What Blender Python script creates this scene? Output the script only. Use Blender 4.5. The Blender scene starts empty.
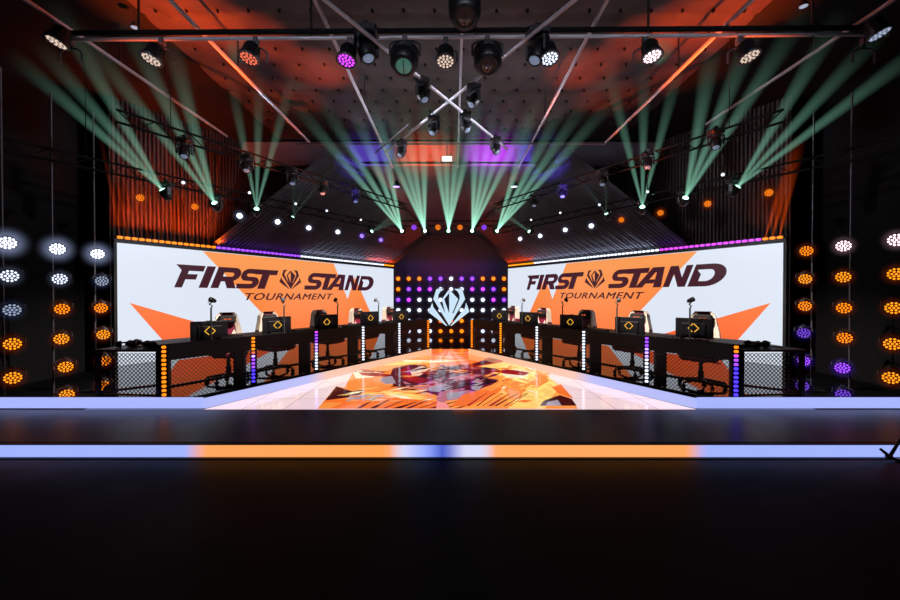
import bpy, math, random
from mathutils import Vector, Matrix, Quaternion
random.seed(7)
sc = bpy.context.scene
C = sc.collection
CH = 1.365          # camera height above the stage deck (deck is Z = 0)
F = 400.0
def S(c):           # sRGB 0..255 -> linear
    out = []
    for v in c:
        v = v/255.0
        out.append(v/12.92 if v <= .04045 else ((v+.055)/1.055)**2.4)
    return tuple(out)+(1,)
# ---------------------------------------------------------------- materials
MATS = {}
def mat(name, col, rough=.6, metal=0, spec=.5, emit=None, es=0, coat=0):
    if name in MATS: return MATS[name]
    m = bpy.data.materials.new(name); m.use_nodes = True
    b = m.node_tree.nodes['Principled BSDF']
    b.inputs['Base Color'].default_value = S(col)
    b.inputs['Roughness'].default_value = rough
    b.inputs['Metallic'].default_value = metal
    b.inputs['Specular IOR Level'].default_value = spec
    b.inputs['Coat Weight'].default_value = coat
    if emit:
        b.inputs['Emission Color'].default_value = S(emit)
        b.inputs['Emission Strength'].default_value = es
    MATS[name] = m
    return m
def noisy(name, col, col2, scale=6, rough=.6, bump=0, rr=None, spec=.5):
    m = mat(name, col, rough, spec=spec); nt = m.node_tree; b = nt.nodes['Principled BSDF']
    tc = nt.nodes.new('ShaderNodeTexCoord'); n = nt.nodes.new('ShaderNodeTexNoise')
    n.inputs['Scale'].default_value = scale; n.inputs['Detail'].default_value = 5
    nt.links.new(tc.outputs['Object'], n.inputs['Vector'])
    r = nt.nodes.new('ShaderNodeValToRGB')
    r.color_ramp.elements[0].color = S(col); r.color_ramp.elements[1].color = S(col2)
    r.color_ramp.elements[0].position = .35; r.color_ramp.elements[1].position = .7
    nt.links.new(n.outputs['Fac'], r.inputs['Fac']); nt.links.new(r.outputs['Color'], b.inputs['Base Color'])
    if rr:
        q = nt.nodes.new('ShaderNodeMapRange'); q.inputs['To Min'].default_value = rr[0]; q.inputs['To Max'].default_value = rr[1]
        nt.links.new(n.outputs['Fac'], q.inputs['Value']); nt.links.new(q.outputs['Result'], b.inputs['Roughness'])
    if bump:
        bp = nt.nodes.new('ShaderNodeBump'); bp.inputs['Strength'].default_value = bump; bp.inputs['Distance'].default_value = .01
        nt.links.new(n.outputs['Fac'], bp.inputs['Height']); nt.links.new(bp.outputs['Normal'], b.inputs['Normal'])
    return m
def glow(name, col, s):
    if name in MATS: return MATS[name]
    m = mat(name, (8, 8, 8), .4, emit=col, es=s); return m

BLK = noisy('black_paint', (9, 9, 11), (16, 16, 19), 9, .45)
BLKM = noisy('black_matt', (5, 5, 7), (9, 9, 11), 5, .85, spec=.2)
DARK = noisy('dark_plastic', (16, 16, 20), (24, 24, 30), 12, .4)
GREY = noisy('grey_panel', (62, 64, 74), (78, 80, 90), 4, .5)
STEEL = mat('steel', (175, 175, 182), .4, .3)
STEELD = mat('dark_steel', (90, 88, 94), .4, .4)
COL = {'orange': ((255, 132, 18), 1.7), 'white': ((225, 234, 255), 1.7), 'purple': ((150, 70, 255), 1.8), 'magenta': ((205, 70, 240), 1.7),
       'blue': ((70, 50, 255), 2.2), 'pink': ((255, 215, 225), 2.6), 'amber': ((255, 150, 26), 1.6), 'dimwhite': ((185, 200, 230), .7),
       'violet': ((120, 70, 230), 1.1), 'red': ((255, 120, 90), 1.0), 'green': ((170, 255, 215), 7.0), 'warm': ((255, 225, 205), .8),
       'lilac': ((175, 140, 255), 2.4), 'brightwhite': ((240, 246, 255), 4.0)}
def em(c): return glow('led_'+c, *COL[c])

# ---------------------------------------------------------------- mesh builder
class MB:
    def __init__(s): s.v = []; s.f = []; s.m = []; s.mats = []; s.sm = []
    def mi(s, m):
        if m not in s.mats: s.mats.append(m)
        return s.mats.index(m)
    def add(s, vs, fs, m, smooth=False, M=None):
        o = len(s.v)
        for p in vs:
            p = Vector(p)
            s.v.append(M @ p if M else p)
        k = s.mi(m)
        for f in fs: s.f.append([o+i for i in f]); s.m.append(k); s.sm.append(smooth)
        return s
    def box(s, c, d, m, M=None, bev=0):
        x, y, z = c; a, b, h = d[0]/2, d[1]/2, d[2]/2
        if bev:
            e = bev
            pts = [(-a+e, -b), (a-e, -b), (a, -b+e), (a, b-e), (a-e, b), (-a+e, b), (-a, b-e), (-a, -b+e)]
            lv = [(-h, e), (-h+e, 0), (h-e, 0), (h, e)]
            vs = []
            for zz, i in lv:
                for px, py in pts:
                    vs.append((x+px*(1-i/max(a, 1e-6)), y+py*(1-i/max(b, 1e-6)), z+zz))
            fs = [list(range(7, -1, -1)), list(range(24, 32))]
            for l in range(3):
                for k in range(8):
                    fs.append([l*8+k, l*8+(k+1) % 8, (l+1)*8+(k+1) % 8, (l+1)*8+k])
            return s.add(vs, fs, m, False, M)
        vs = [(x+i*a, y+j*b, z+k*h) for k in (-1, 1) for j in (-1, 1) for i in (-1, 1)]
        return s.add(vs, [(0, 2, 3, 1), (4, 5, 7, 6), (0, 1, 5, 4), (2, 6, 7, 3), (0, 4, 6, 2), (1, 3, 7, 5)], m, False, M)
    def cyl(s, p0, p1, r0, m, r1=None, n=12, cap=True, M=None):
        p0, p1 = Vector(p0), Vector(p1); r1 = r0 if r1 is None else r1
        d = (p1-p0); q = d.to_track_quat('Z', 'Y')
        vs = []
        for p, r in ((p0, r0), (p1, r1)):
            for k in range(n):
                a = 2*math.pi*k/n
                vs.append(p+q @ Vector((r*math.cos(a), r*math.sin(a), 0)))
        s.add(vs, [(k, (k+1) % n, n+(k+1) % n, n+k) for k in range(n)], m, n > 6, M)
        if cap:
            s.add(vs, [list(range(n-1, -1, -1)), list(range(n, 2*n))], m, False, M)
        return s
    def tube(s, pts, r, m, n=8, M=None):
        for a, b in zip(pts, pts[1:]): s.cyl(a, b, r, m, n=n, M=M)
        return s
    def lathe(s, prof, m, n=20, M=None, sm=True):
        vs = []
        for r, z in prof:
            for k in range(n):
                a = 2*math.pi*k/n; vs.append((r*math.cos(a), r*math.sin(a), z))
        fs = []
        for l in range(len(prof)-1):
            for k in range(n):
                fs.append((l*n+k, l*n+(k+1) % n, (l+1)*n+(k+1) % n, (l+1)*n+k))
        return s.add(vs, fs, m, sm, M)
    def ell(s, c, r, m, n=14, M=None):
        vs = []; fs = []
        for i in range(n//2+1):
            t = math.pi*i/(n//2)
            for k in range(n):
                a = 2*math.pi*k/n
                vs.append((c[0]+r[0]*math.sin(t)*math.cos(a), c[1]+r[1]*math.sin(t)*math.sin(a), c[2]+r[2]*math.cos(t)))
        for i in range(n//2):
            for k in range(n): fs.append((i*n+k, (i+1)*n+k, (i+1)*n+(k+1) % n, i*n+(k+1) % n))
        return s.add(vs, fs, m, True, M)
    def poly(s, pts, m, M=None):
        return s.add(pts, [list(range(len(pts)))], m, False, M)
    def prism(s, pts, off, m, M=None):
        n = len(pts); o = Vector(off)
        vs = [Vector(p) for p in pts]; vs += [p+o for p in vs]
        return s.add(vs, [list(range(n)), list(range(2*n-1, n-1, -1))]+[(k, (k+1) % n, n+(k+1) % n, n+k) for k in range(n)], m, False, M)
    def data(s, name):
        me = bpy.data.meshes.new(name)
        me.from_pydata([tuple(v) for v in s.v], [], s.f)
        for m in s.mats: me.materials.append(m)
        me.polygons.foreach_set('material_index', s.m)
        me.polygons.foreach_set('use_smooth', s.sm)
        me.update()
        return me
def put(name, data, parent=None, M=None):
    o = bpy.data.objects.new(name, data); C.objects.link(o)
    if parent: o.parent = parent
    if M is not None: o.matrix_local = M
    return o
def tag(o, label=None, cat=None, group=None, kind=None):
    if label: o['label'] = label
    if cat: o['category'] = cat
    if group: o['group'] = group
    if kind: o['kind'] = kind
    return o
def root(name, M, label, cat, group=None):
    o = bpy.data.objects.new(name, None); C.objects.link(o)
    o.empty_display_size = .1
    o.matrix_local = M if isinstance(M, Matrix) else Matrix.Translation(Vector(M))
    return tag(o, label, cat, group)
def T(x, y=None, z=None): return Matrix.Translation(Vector(x if y is None else (x, y, z)))
def RZ(a): return Matrix.Rotation(a, 4, 'Z')
def RX(a): return Matrix.Rotation(a, 4, 'X')
def aim(p, d): return T(p) @ Vector(d).to_track_quat('Z', 'Y').to_matrix().to_4x4()
def W(px, py, Y): return Vector(((px-450)/F*Y, Y, CH-(py-296)/F*Y))          # point of the place seen in that direction at depth Y
def H(px, py, h): Y = (h*F)/(296-py); return W(px, py, Y)                     # ... at height h above the eye
def G(px, py): return W(px, py, CH*F/(py-296))                               # ... on the deck
ORD = ['first', 'second', 'third', 'fourth', 'fifth', 'sixth', 'seventh', 'eighth', 'ninth', 'tenth', 'eleventh', 'twelfth', 'thirteenth', 'fourteenth']
SIDE = {-1: 'left', 1: 'right'}

# ---------------------------------------------------------------- camera, world, view
cam = bpy.data.cameras.new('camera'); co = bpy.data.objects.new('camera', cam); C.objects.link(co); sc.camera = co
cam.sensor_width = 36; cam.lens = F/900*36; cam.clip_start = .05; cam.clip_end = 200
co.location = (0, 0, CH); co.rotation_euler = (math.radians(90)-math.atan(4/F), 0, 0)
w = bpy.data.worlds.new('World'); sc.world = w; w.use_nodes = True
w.node_tree.nodes['Background'].inputs[0].default_value = (.2, .25, .5, 1)
w.node_tree.nodes['Background'].inputs[1].default_value = .002
sc.view_settings.view_transform = 'Standard'
sc.view_settings.look = 'None'
sc.cycles.max_bounces = 6; sc.cycles.transparent_max_bounces = 32; sc.cycles.volume_bounces = 0
sc.cycles.volume_max_steps = 64
sc.cycles.sample_clamp_indirect = 3.0

# ---------------------------------------------------------------- the setting
def struct(name, mb, kind='structure'):
    return tag(put(name, mb.data(name)), kind=kind)
FLOORM = noisy('auditorium_floor', (3, 3, 5), (5, 5, 8), 3, .3, rr=(.5, .65), spec=.12)
DECKM = noisy('gloss_black_deck', (6, 6, 9), (9, 9, 13), 2, .12, rr=(.03, .07))
DECKF = noisy('satin_front_deck', (7, 8, 16), (11, 12, 22), 3, .4, rr=(.3, .4), spec=.4)
b = MB(); b.box((0, 10, -.185), (24, 30, .1), FLOORM); fl = struct('floor', b)
b = MB(); b.box((0, 4.25, -.066), (18, 1.08, .132), DECKF); b.prism([(-4.4, 4.79, 0), (4.4, 4.79, 0), (4.42, 5.0, 0), (6.55, 7.75, 0), (6.9, 16.2, 0), (-6.9, 16.2, 0), (-6.55, 7.75, 0), (-4.42, 5.0, 0)], (0, 0, -.132), DECKM); tag(put('floor_stage', b.data('deck')), kind='structure')
b = MB(); b.box((-7.35, 9.3, 2.0), (.2, 14, 7), BLKM); struct('wall_left', b)
b = MB(); b.box((7.35, 9.3, 2.0), (.2, 14, 7), BLKM); struct('wall_right', b)
b = MB(); b.box((0, 16.3, 2.0), (15, .2, 4.6), BLKM); struct('wall_back', b)
# tufted ceiling over the front part of the room
TUFT = noisy('quilted_ceiling', (30, 23, 23), (46, 36, 36), 2.2, .55, bump=.3)
b = MB()
HC = 3.85; px_, py_ = .42, .42; sub = 6
nx, ny = 20*sub, int(8.2/py_)*sub
vs = []
for j in range(ny+1):
    for i in range(nx+1):
        x = -4.2+i*px_/sub; y = 1.9+j*py_/sub
        row = math.floor(y/py_+.5)
        u = x/px_+(.5 if row % 2 else 0); v = y/py_
        du = u-round(u); dv = v-round(v); r = math.hypot(du, dv)
        dim = .045*math.exp(-(r/.14)**2)
        seam = .03*math.exp(-((y-5.55)/.03)**2)+.03*math.exp(-((y-7.6)/.03)**2)
        wr = .012*math.sin(x*3.1+math.sin(y*2.3))*math.cos(y*2.7)
        vs.append((x, y, CH+HC+dim+seam+wr))
fs = [(j*(nx+1)+i, j*(nx+1)+i+1, (j+1)*(nx+1)+i+1, (j+1)*(nx+1)+i) for j in range(ny) for i in range(nx)]
b.add(vs, fs, TUFT, True)
for j in range(5, 23):
    for i in range(-9, 11):
        y = j*py_
        if y > 10: continue
        if abs((i-(.5 if j % 2 else 0))*px_) > 4.15: continue
        x = (i-(.5 if j % 2 else 0))*px_
        b.cyl((x, y, CH+HC+.03), (x, y, CH+HC-.012), .022, BLKM, .014, 8)
for sx in (-1, 1): b.box((sx*5.8, 6, CH+HC+.05), (3.2, 8.3, .06), BLKM)
struct('ceiling', b)
YB, HB = 10.1, 3.33
BULK = noisy('bulkhead_paint', (110, 100, 110), (125, 115, 125), 2, .7)
b = MB(); b.box((0, YB+.05, CH+(HC+HB)/2), (14.4, .1, HC-HB+.06), BULK); struct('trim_1', b)
# ribbed slopes above the two screens and the soffit between them
RIB = noisy('ribbed_panel', (60, 58, 64), (76, 74, 82), 2, .45)
def slope(side):
    b = MB(); n = 62; H0 = 1.24
    def pt(t, k):
        if t <= 1:
            pass
        Y = 9.3+(15.1-9.3)*t
        Xb = -10.86+.57735*Y
        Xb = max(Xb, -7.24)
        if Y > YB: q = (Y-YB)/(15.1-YB); Xt = -2.23+q*1.55; ht = 3.33-q*1.03
        else: q = (YB-Y)/(YB-6.2); Xt = -2.23-q*2.4; ht = 3.33+q*.5
        return Vector((side*-(Xb+(Xt-Xb)*k), Y, CH+H0+(ht-H0)*k))
    vs = []
    for i in range(n*4):
        t = i/(n*4-1); rib = .09 if (i % 4) in (1, 2) else 0
        for k in (0, .5, 1):
            p = pt(t, k); p.z -= rib; p.x -= 0
            vs.append(p)
    fs = []
    for i in range(n*4-1):
        for k in range(2): fs.append((i*3+k, i*3+k+1, (i+1)*3+k+1, (i+1)*3+k))
    b.add(vs, fs, RIB)
    return b
for s_ in (-1, 1):
    bb = slope(-s_ if False else s_)
    # side=-1 keeps the left half (negative X)
    struct('ceiling_slope_'+SIDE[s_], bb)
b = MB()
b.prism([(-2.23, YB, CH+3.33), (2.23, YB, CH+3.33), (.68, 15.1, CH+2.3), (-.68, 15.1, CH+2.3)], (0, 0, .05), RIB); struct('ceiling_rear', b)
def rearwall(sd):
    b = MB(); n = 90; vs = []
    for i in range(n*4+1):
        t = i/(n*4); ac = -.05+t*6.95
        X = (-6.41+ac*.5); Y = 7.7+ac*.866
        dpt_ = .16+(.05 if (i % 4) in (1, 2) else 0)
        X -= .866*dpt_; Y += .5*dpt_
        for z in (0, CH+4.0): vs.append((X*(-sd), Y, z))
    b.add(vs, [(2*i, 2*i+2, 2*i+3, 2*i+1) for i in range(n*4)], CURT)
    return b
CURT = noisy('pleated_drape', (52, 40, 38), (66, 52, 50), 3, .7)
for s_ in (-1, 1): struct('wall_rear_'+SIDE[s_], rearwall(s_))
# back wall panel with cut corners between the screens
YW = 13.8
b = MB()
o_ = [W(394.5, 350, YW), W(394.5, 264, YW), W(432, 235, YW), W(478, 235, YW), W(508, 264, YW), W(508, 350, YW)]
o_[0].z = 0; o_[-1].z = 0
NAVY = noisy('back_panel', (16, 14, 26), (26, 22, 38), 3, .5)
b.prism(o_, (0, .12, 0), NAVY)
for x in (-1.52, -.76, 0, .76, 1.52): b.box((x, YW-.012, 1.15), (.018, .02, 2.3), BLKM)
struct('wall_center', b)

# ---------------------------------------------------------------- light bars
def ramp_emit(name, stops, axis='X', a=-9, c=9, s=1.0):
    m = mat(name, (200, 200, 210), .3); nt = m.node_tree; bs = nt.nodes['Principled BSDF']
    tc = nt.nodes.new('ShaderNodeTexCoord'); sp = nt.nodes.new('ShaderNodeSeparateXYZ'); mr = nt.nodes.new('ShaderNodeMapRange')
    mr.inputs['From Min'].default_value = a; mr.inputs['From Max'].default_value = c
    r = nt.nodes.new('ShaderNodeValToRGB')
    nt.links.new(tc.outputs['Object'], sp.inputs[0]); nt.links.new(sp.outputs[axis], mr.inputs['Value']); nt.links.new(mr.outputs[0], r.inputs[0])
    e = r.color_ramp.elements
    e[0].position = (stops[0][0]-a)/(c-a); e[0].color = S(stops[0][1])
    e[1].position = (stops[-1][0]-a)/(c-a); e[1].color = S(stops[-1][1])
    for p, col in stops[1:-1]:
        q = e.new((p-a)/(c-a)); q.color = S(col)
    nt.links.new(r.outputs[0], bs.inputs['Emission Color']); bs.inputs['Emission Strength'].default_value = s
    bs.inputs['Base Color'].default_value = (.05, .05, .05, 1)
    return m
def fx(px): return (px-450)/F*3.71
BW, OR, WH = (160, 178, 255), (255, 165, 95), (215, 215, 245)
fm = ramp_emit('front_bar_light', [(fx(-400), BW), (fx(185), BW), (fx(205), OR), (fx(388), (255, 160, 80)), (fx(402), WH), (fx(425), (150, 170, 255)), (fx(443), (70, 90, 200)), (fx(446), (70, 90, 200)), (fx(465), WH), (fx(484), WH), (fx(496), OR), (fx(688), OR), (fx(704), BW), (fx(1300), BW)], s=1.05)
r = root('step_light', (0, 3.71, -.13), 'long low light strip along the stage front edge, blue-white and orange stretches', 'light strip')
b = MB(); b.box((0, -.012, .062), (17.5, .024, .112), fm); put('diffuser', b.data('diffuser'), r)
b = MB(); b.box((0, -.005, .124), (17.6, .05, .012), BLK); b.box((0, -.02, -.002), (17.6, .06, .012), BLK); put('trim_rail', b.data('rail'), r)
LAV = ramp_emit('rim_light', [(-9, (165, 180, 255)), (9, (175, 188, 255))], s=1.0)
P0 = Vector((2.99, 4.84)); P1 = Vector((.46, 9.4))
for sd in (-1, 1):
    r = root('light_bar', (sd*6.2, 4.86, 0), 'lavender light bar on the stage deck in front of the %s end table' % SIDE[sd], 'light bar')
    b = MB(); b.box((0, 0, .065), (6.42, .05, .12), LAV); put('diffuser', b.data('diffuser'), r)
    b = MB(); b.box((0, .031, .065), (6.4, .012, .13), BLK); put('backing', b.data('backing'), r)
    r = root('light_bar', (sd*P0.x, P0.y, 0), 'long light bar, lavender turning peach, running inward along the feet of the %s desks' % SIDE[sd], 'light bar')
    m2 = ramp_emit('inner_bar_light', [(0, (180, 190, 255)), (1.35, (190, 195, 255)), (1.7, (255, 205, 185)), (4.6, (255, 190, 140))], axis='Y', a=0, c=5, s=.92)
    d = Vector((sd*(P1.x-P0.x), P1.y-P0.y)); n = Vector((d.y, -d.x)).normalized()*.03
    b = MB(); b.prism([(0, 0, .005), (d.x, d.y, .005), (d.x, d.y, .125), (0, 0, .125)], (-n.x*sd, -n.y*sd, 0), m2); put('diffuser', b.data('diffuser'), r)
    b = MB(); b.prism([(0, 0, 0), (d.x, d.y, 0), (d.x, d.y, .13), (0, 0, .13)], (n.x*sd*.4, n.y*sd*.4, 0), BLK); put('backing', b.data('backing'), r)

# ---------------------------------------------------------------- LED floor with its abstract graphic
tm = mat('led_floor_tiles', (30, 28, 30), .1, spec=.6); nt = tm.node_tree; bs = nt.nodes['Principled BSDF']
tc = nt.nodes.new('ShaderNodeTexCoord'); br = nt.nodes.new('ShaderNodeTexBrick'); br.offset = 0
br.inputs['Scale'].default_value = 1; br.inputs['Brick Width'].default_value = .5; br.inputs['Row Height'].default_value = .5
br.inputs['Mortar Size'].default_value = .006; br.inputs['Mortar Smooth'].default_value = .2
br.inputs['Color1'].default_value = S((250, 222, 222)); br.inputs['Color2'].default_value = S((245, 214, 224)); br.inputs['Mortar'].default_value = S((190, 150, 165))
nt.links.new(tc.outputs['Object'], br.inputs['Vector']); nt.links.new(br.outputs['Color'], bs.inputs['Emission Color']); bs.inputs['Emission Strength'].default_value = .92
def fmat(n, c, s=.95): return mat('floor_led_'+n, (14, 12, 14), .1, emit=c, es=s)
FO, FO2, FY, FW = fmat('orange', (255, 148, 68)), fmat('deep', (252, 116, 42)), fmat('yellow', (255, 208, 112)), fmat('cream', (255, 240, 205))
FD, FR, FM, FL, FG = fmat('dark', (70, 14, 18)), fmat('red', (165, 25, 30)), fmat('maroon', (96, 22, 40)), fmat('mauve', (190, 110, 125)), fmat('grey', (165, 150, 162))
FK, FP, FB = fmat('black', (38, 14, 26)), fmat('pink', (255, 150, 150)), fmat('pale', (250, 200, 170))
r = root('led_floor', (0, 4.79, 0), 'glossy video floor between the desks, white tiles around a fiery orange abstract picture', 'video floor')
R0 = Vector((0, 4.79, 0))
b = MB()
b.prism([(-2.96, 0, .004), (2.96, 0, .004), (.5, 4.6, .004), (.5, 5.35, .004), (-.5, 5.35, .004), (-.5, 4.6, .004)], (0, 0, -.004), tm)
put('tile_panel', b.data('tiles'), r)
b = MB(); LZ = [0]
def art(pts, m, mirror=False):
    LZ[0] += 1; z = .005+LZ[0]*.00012
    q = []
    for (x, y) in pts:
        p = G(x, y)-R0; q.append((p.x, p.y, z))
    b.poly(q, m)
art([(317, 409.6), (336, 386.8), (344, 388.3), (354, 370.5), (428, 351), (432, 349.4), (470, 349.4), (474, 351.5), (548, 375), (551, 385), (560, 386), (578.5, 409.6)], FO)
art([(428, 351), (432, 349.3), (470, 349.3), (474, 351.3), (510, 361), (450, 366), (400, 360)], FO2)
art([(500, 360), (512, 358), (545, 370), (551, 380), (560, 386), (545, 409.4), (508, 409.4), (520, 396), (530, 385), (500, 376), (480, 366)], FY)
art([(345, 390), (375, 398), (420, 398), (405, 405), (330, 403), (322, 404), (336, 390)], FO2)
art([(336, 387), (352, 392), (365, 390), (358, 397), (325, 401)], FD)
art([(350, 396), (372, 394), (386, 396), (370, 401), (344, 404)], FG)
art([(352, 372), (360, 371), (380, 373), (372, 378), (356, 379)], FW)
art([(358, 372.5), (392, 375), (398, 373), (412, 378), (390, 377.5), (362, 376)], FR)
art([(378, 362), (400, 360), (440, 361), (470, 360), (438, 363), (404, 365), (385, 366)], FY)
art([(400, 360.5), (450, 361), (447, 362), (405, 362)], FW)
art([(378, 391), (400, 393), (430, 398), (418, 401), (408, 400), (390, 397)], FY)
art([(388, 394), (406, 397), (420, 403), (404, 400)], FW)
art([(345, 402), (400, 399), (440, 402), (436, 409.4), (330, 409.4)], FO2)
for k in range(9):
    x = 356+k*12
    art([(x+k%3, 409.3), (x+18+k*2, 399.5+(k*5%4)), (x+20+k*2, 399.3+(k*5%4)), (x+4+(k*3)%5, 409.3)], FD if k % 2 else FM)
art([(393, 368.5), (410, 365), (425, 366), (432, 372), (445, 367), (470, 366), (500, 370), (480, 378), (505, 381), (482, 389), (470, 395), (448, 401), (436, 396), (420, 391), (402, 391), (393, 386), (390, 376)], FM)
art([(400, 371), (408, 366), (414, 376), (428, 380), (420, 384), (404, 380)], FR)
art([(410, 371), (422, 366.5), (430, 369), (420, 376), (412, 377)], FB)
art([(381, 378), (392, 376.5), (396, 384), (386, 385), (380, 382)], FG)
art([(402, 381), (414, 386), (430, 382), (444, 378), (440, 384), (424, 391), (408, 389)], FL)
art([(428, 388), (446, 384), (456, 388), (442, 393), (430, 392)], FG)
art([(452, 378), (470, 374), (486, 375), (472, 379), (456, 382)], FL)
art([(440, 392), (458, 390), (476, 392), (464, 399), (446, 402), (440, 408), (436, 400)], FL)
art([(446, 394), (466, 392), (458, 399), (448, 401)], FG)
art([(437, 402), (446, 404), (450, 409.4), (436, 409.4)], FP)
art([(470, 384), (478, 379), (484, 385), (478, 392), (472, 390)], FG)
art([(478, 377), (492, 381), (507, 382), (492, 384), (484, 386)], FK)
rg = random.Random(11)
def shard(cx, cy, L_, w_, ang, m):
    c, s_ = math.cos(ang), math.sin(ang)
    art([(cx-L_*c, cy-L_*s_*.45), (cx-L_*.1*c+w_*s_, cy-w_*.6), (cx+L_*c, cy+L_*s_*.45), (cx+L_*.2*c-w_*s_, cy+w_*.55)], m)
for k in range(95):
    a = rg.random()*6.28; q = math.sqrt(rg.random())
    cx = 446+52*q*math.cos(a); cy = 380+14*q*math.sin(a)+(cx-446)*-.07
    shard(cx, cy, rg.uniform(3, 12), rg.uniform(.5, 1.8), rg.uniform(-.7, .5), rg.choice([FM, FM, FD, FR, FK, FK, FL, FD, FM, FK, FR, FG, FM, FO]))
for k in range(26):
    cx = rg.uniform(352, 400); cy = 371+(cx-352)*.12+rg.uniform(-2, 2)
    shard(cx, cy, rg.uniform(3, 9), rg.uniform(.4, 1.0), rg.uniform(-.2, .4), rg.choice([FR, FD, FR, FW, FM]))
for k in range(60):
    cx = rg.uniform(498, 552); cy = rg.uniform(366, 404)
    if cx > 548 and cy < 377: continue
    shard(cx, cy, rg.uniform(3, 10), rg.uniform(.8, 2.4), rg.uniform(-1, 1), rg.choice([FY, FW, FO, FO2, FY, FO]))
for k in range(30):
    cx = rg.uniform(345, 430); cy = rg.uniform(388, 404)
    shard(cx, cy, rg.uniform(5, 14), rg.uniform(.5, 1.3), rg.uniform(-.5, .1), rg.choice([FO, FY, FO2, FD, FO, FW]))
for k in range(18):
    cx = rg.uniform(380, 500); cy = rg.uniform(354, 364)
    if abs(cx-450) > (cy-347)*3.4: continue
    shard(cx, cy, rg.uniform(5, 14), rg.uniform(.3, .7), rg.uniform(-.1, .1), rg.choice([FO, FY, FO, FP]))
art([(461, 368), (478, 364), (490, 358.5), (504, 357.5), (503, 364), (480, 368), (462, 371.5)], FR)
art([(470, 368), (485, 362), (499, 359), (501, 361), (484, 366)], FD)
art([(504, 373), (516, 371), (530, 374), (527, 379), (512, 380), (503, 377)], FW)
art([(488, 373), (508, 371.5), (520, 373), (530, 375), (524, 378), (505, 376)], FR)
art([(536, 372), (546, 376), (549, 384), (538, 390), (528, 385), (538, 381)], FO)
art([(505, 392), (515, 388), (524, 394), (521, 402), (509, 402)], FO)
art([(462, 398), (482, 392), (492, 394), (504, 388), (498, 396), (482, 404), (470, 409.4), (452, 409.4)], FO2)
for k in range(7):
    x = 466+k*7
    art([(x+(k*3)%4, 409.3), (x+20+(k*7)%6, 396+(k*5)%5), (x+21+(k*7)%6, 396+(k*5)%5), (x+3+(k*2)%4, 409.3)], FD if k % 3 else FR)
art([(561, 387), (574, 402), (558, 396), (552, 390)], FO2)
art([(544, 404), (560, 398), (572, 402), (577, 409), (540, 409.2)], FD)
art([(548, 405), (558, 403), (562, 409), (546, 409)], FG)
art([(406, 352.8), (412, 356), (422, 356), (416, 353)], FD)
art([(479, 353), (482, 357.5), (484, 353.4)], FD)
art([(487, 354.6), (489, 358), (491, 355.4)], FD)
put('floor_artwork', b.data('artwork'), r)

# ---------------------------------------------------------------- emblem and lettering shapes
EMB = [[(210, 122), (298, 122), (252, 152), (230, 195), (228, 238), (282, 345), (300, 372), (270, 242), (355, 128), (355, 172), (298, 240), (352, 395), (356, 395), (356, 545), (172, 240)],
       [(355, 128), (460, 240), (392, 405), (475, 255), (478, 205), (455, 152), (415, 122), (505, 122), (540, 240), (356, 545), (358, 300)],
       [(160, 280), (172, 332), (335, 550), (318, 546), (118, 392)],
       [(552, 280), (590, 385), (380, 550), (372, 545), (538, 345)]]
# in the first shapes the kite's dark left facet stays open
EMB[0] = [(210, 122), (298, 122), (252, 152), (230, 195), (228, 238), (312, 408), (270, 242), (355, 128), (355, 172), (298, 240), (353, 398), (357, 398), (357, 545), (172, 240)]
EMB[1] = [(357, 128), (460, 240), (392, 405), (405, 405), (478, 238), (476, 195), (455, 152), (415, 122), (505, 122), (540, 240), (357, 545), (357, 400)]
def emb_pts(cx, cz, w, h):
    out = []
    for pl in EMB: out.append([((x-354)/472*w+cx, (335-y)/430*h+cz) for x, y in pl])
    return out
def arc(cx, cy, rx, ry, a0, a1, n=8):
    return [(cx+rx*math.cos(math.radians(a0+(a1-a0)*k/n)), cy+ry*math.sin(math.radians(a0+(a1-a0)*k/n))) for k in range(n+1)]
# glyphs: list of polygons in (x, y), y 0..1, slanted later; every polygon is simple (concave allowed)
GL = {
 'F': [[(0, 0), (.2, 0), (.2, .36), (.48, .36), (.48, .6), (.2, .6), (.2, .74), (.6, .74), (.6, 1), (-.2, 1), (0, .76)]],
 'I': [[(0, 0), (.2, 0), (.2, 1), (0, 1)]],
 'R': [[(0, 0), (.2, 0), (.2, .32), (.3, .32), (.42, 0), (.66, 0), (.5, .36)]+arc(.46, .67, .19, .33, -60, 90)+[(0, 1), (0, .76), (.42, .76)]+arc(.42, .66, .06, .1, 90, -90, 4)+[(.2, .56), (.2, .7), (0, .7)]],
 'S': [[(.02, 0), (.42, 0)]+arc(.42, .3, .2, .3, -90, 90)+[(.24, .6)]+arc(.24, .69, .06, .07, 250, 90, 4)+[(.6, .76), (.6, 1), (.24, 1)]+arc(.22, .69, .2, .31, 100, 250)+[(.36, .38)]+arc(.37, .31, .06, .07, 80, -90, 4)+[(-.02, .24)]],
 'T': [[(.22, 0), (.44, 0), (.44, .74), (.66, .74), (.66, 1), (0, 1), (0, .74), (.22, .74)]],
 'A': [[(-.06, 0), (.15, 0), (.22, .2), (.44, .2), (.46, 0), (.68, 0), (.56, 1), (.27, 1), (.2, .82), (.38, .82), (.42, .42), (.28, .42), (.32, .56), (.14, .66)]],
 'N': [[(0, 0), (.18, 0), (.18, .62), (.42, 0), (.62, 0), (.62, 1), (.44, 1), (.44, .44), (.22, 1), (0, 1)]],
 'D': [[(0, 0), (.34, 0)]+arc(.36, .5, .34, .5, -88, 88, 12)+[(.1, 1), (.1, .76), (.34, .76)]+arc(.36, .5, .13, .26, 88, -88, 8)+[(.2, .24), (.2, .6), (.12, .7), (.1, .76), (0, .76)]],
}
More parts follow.
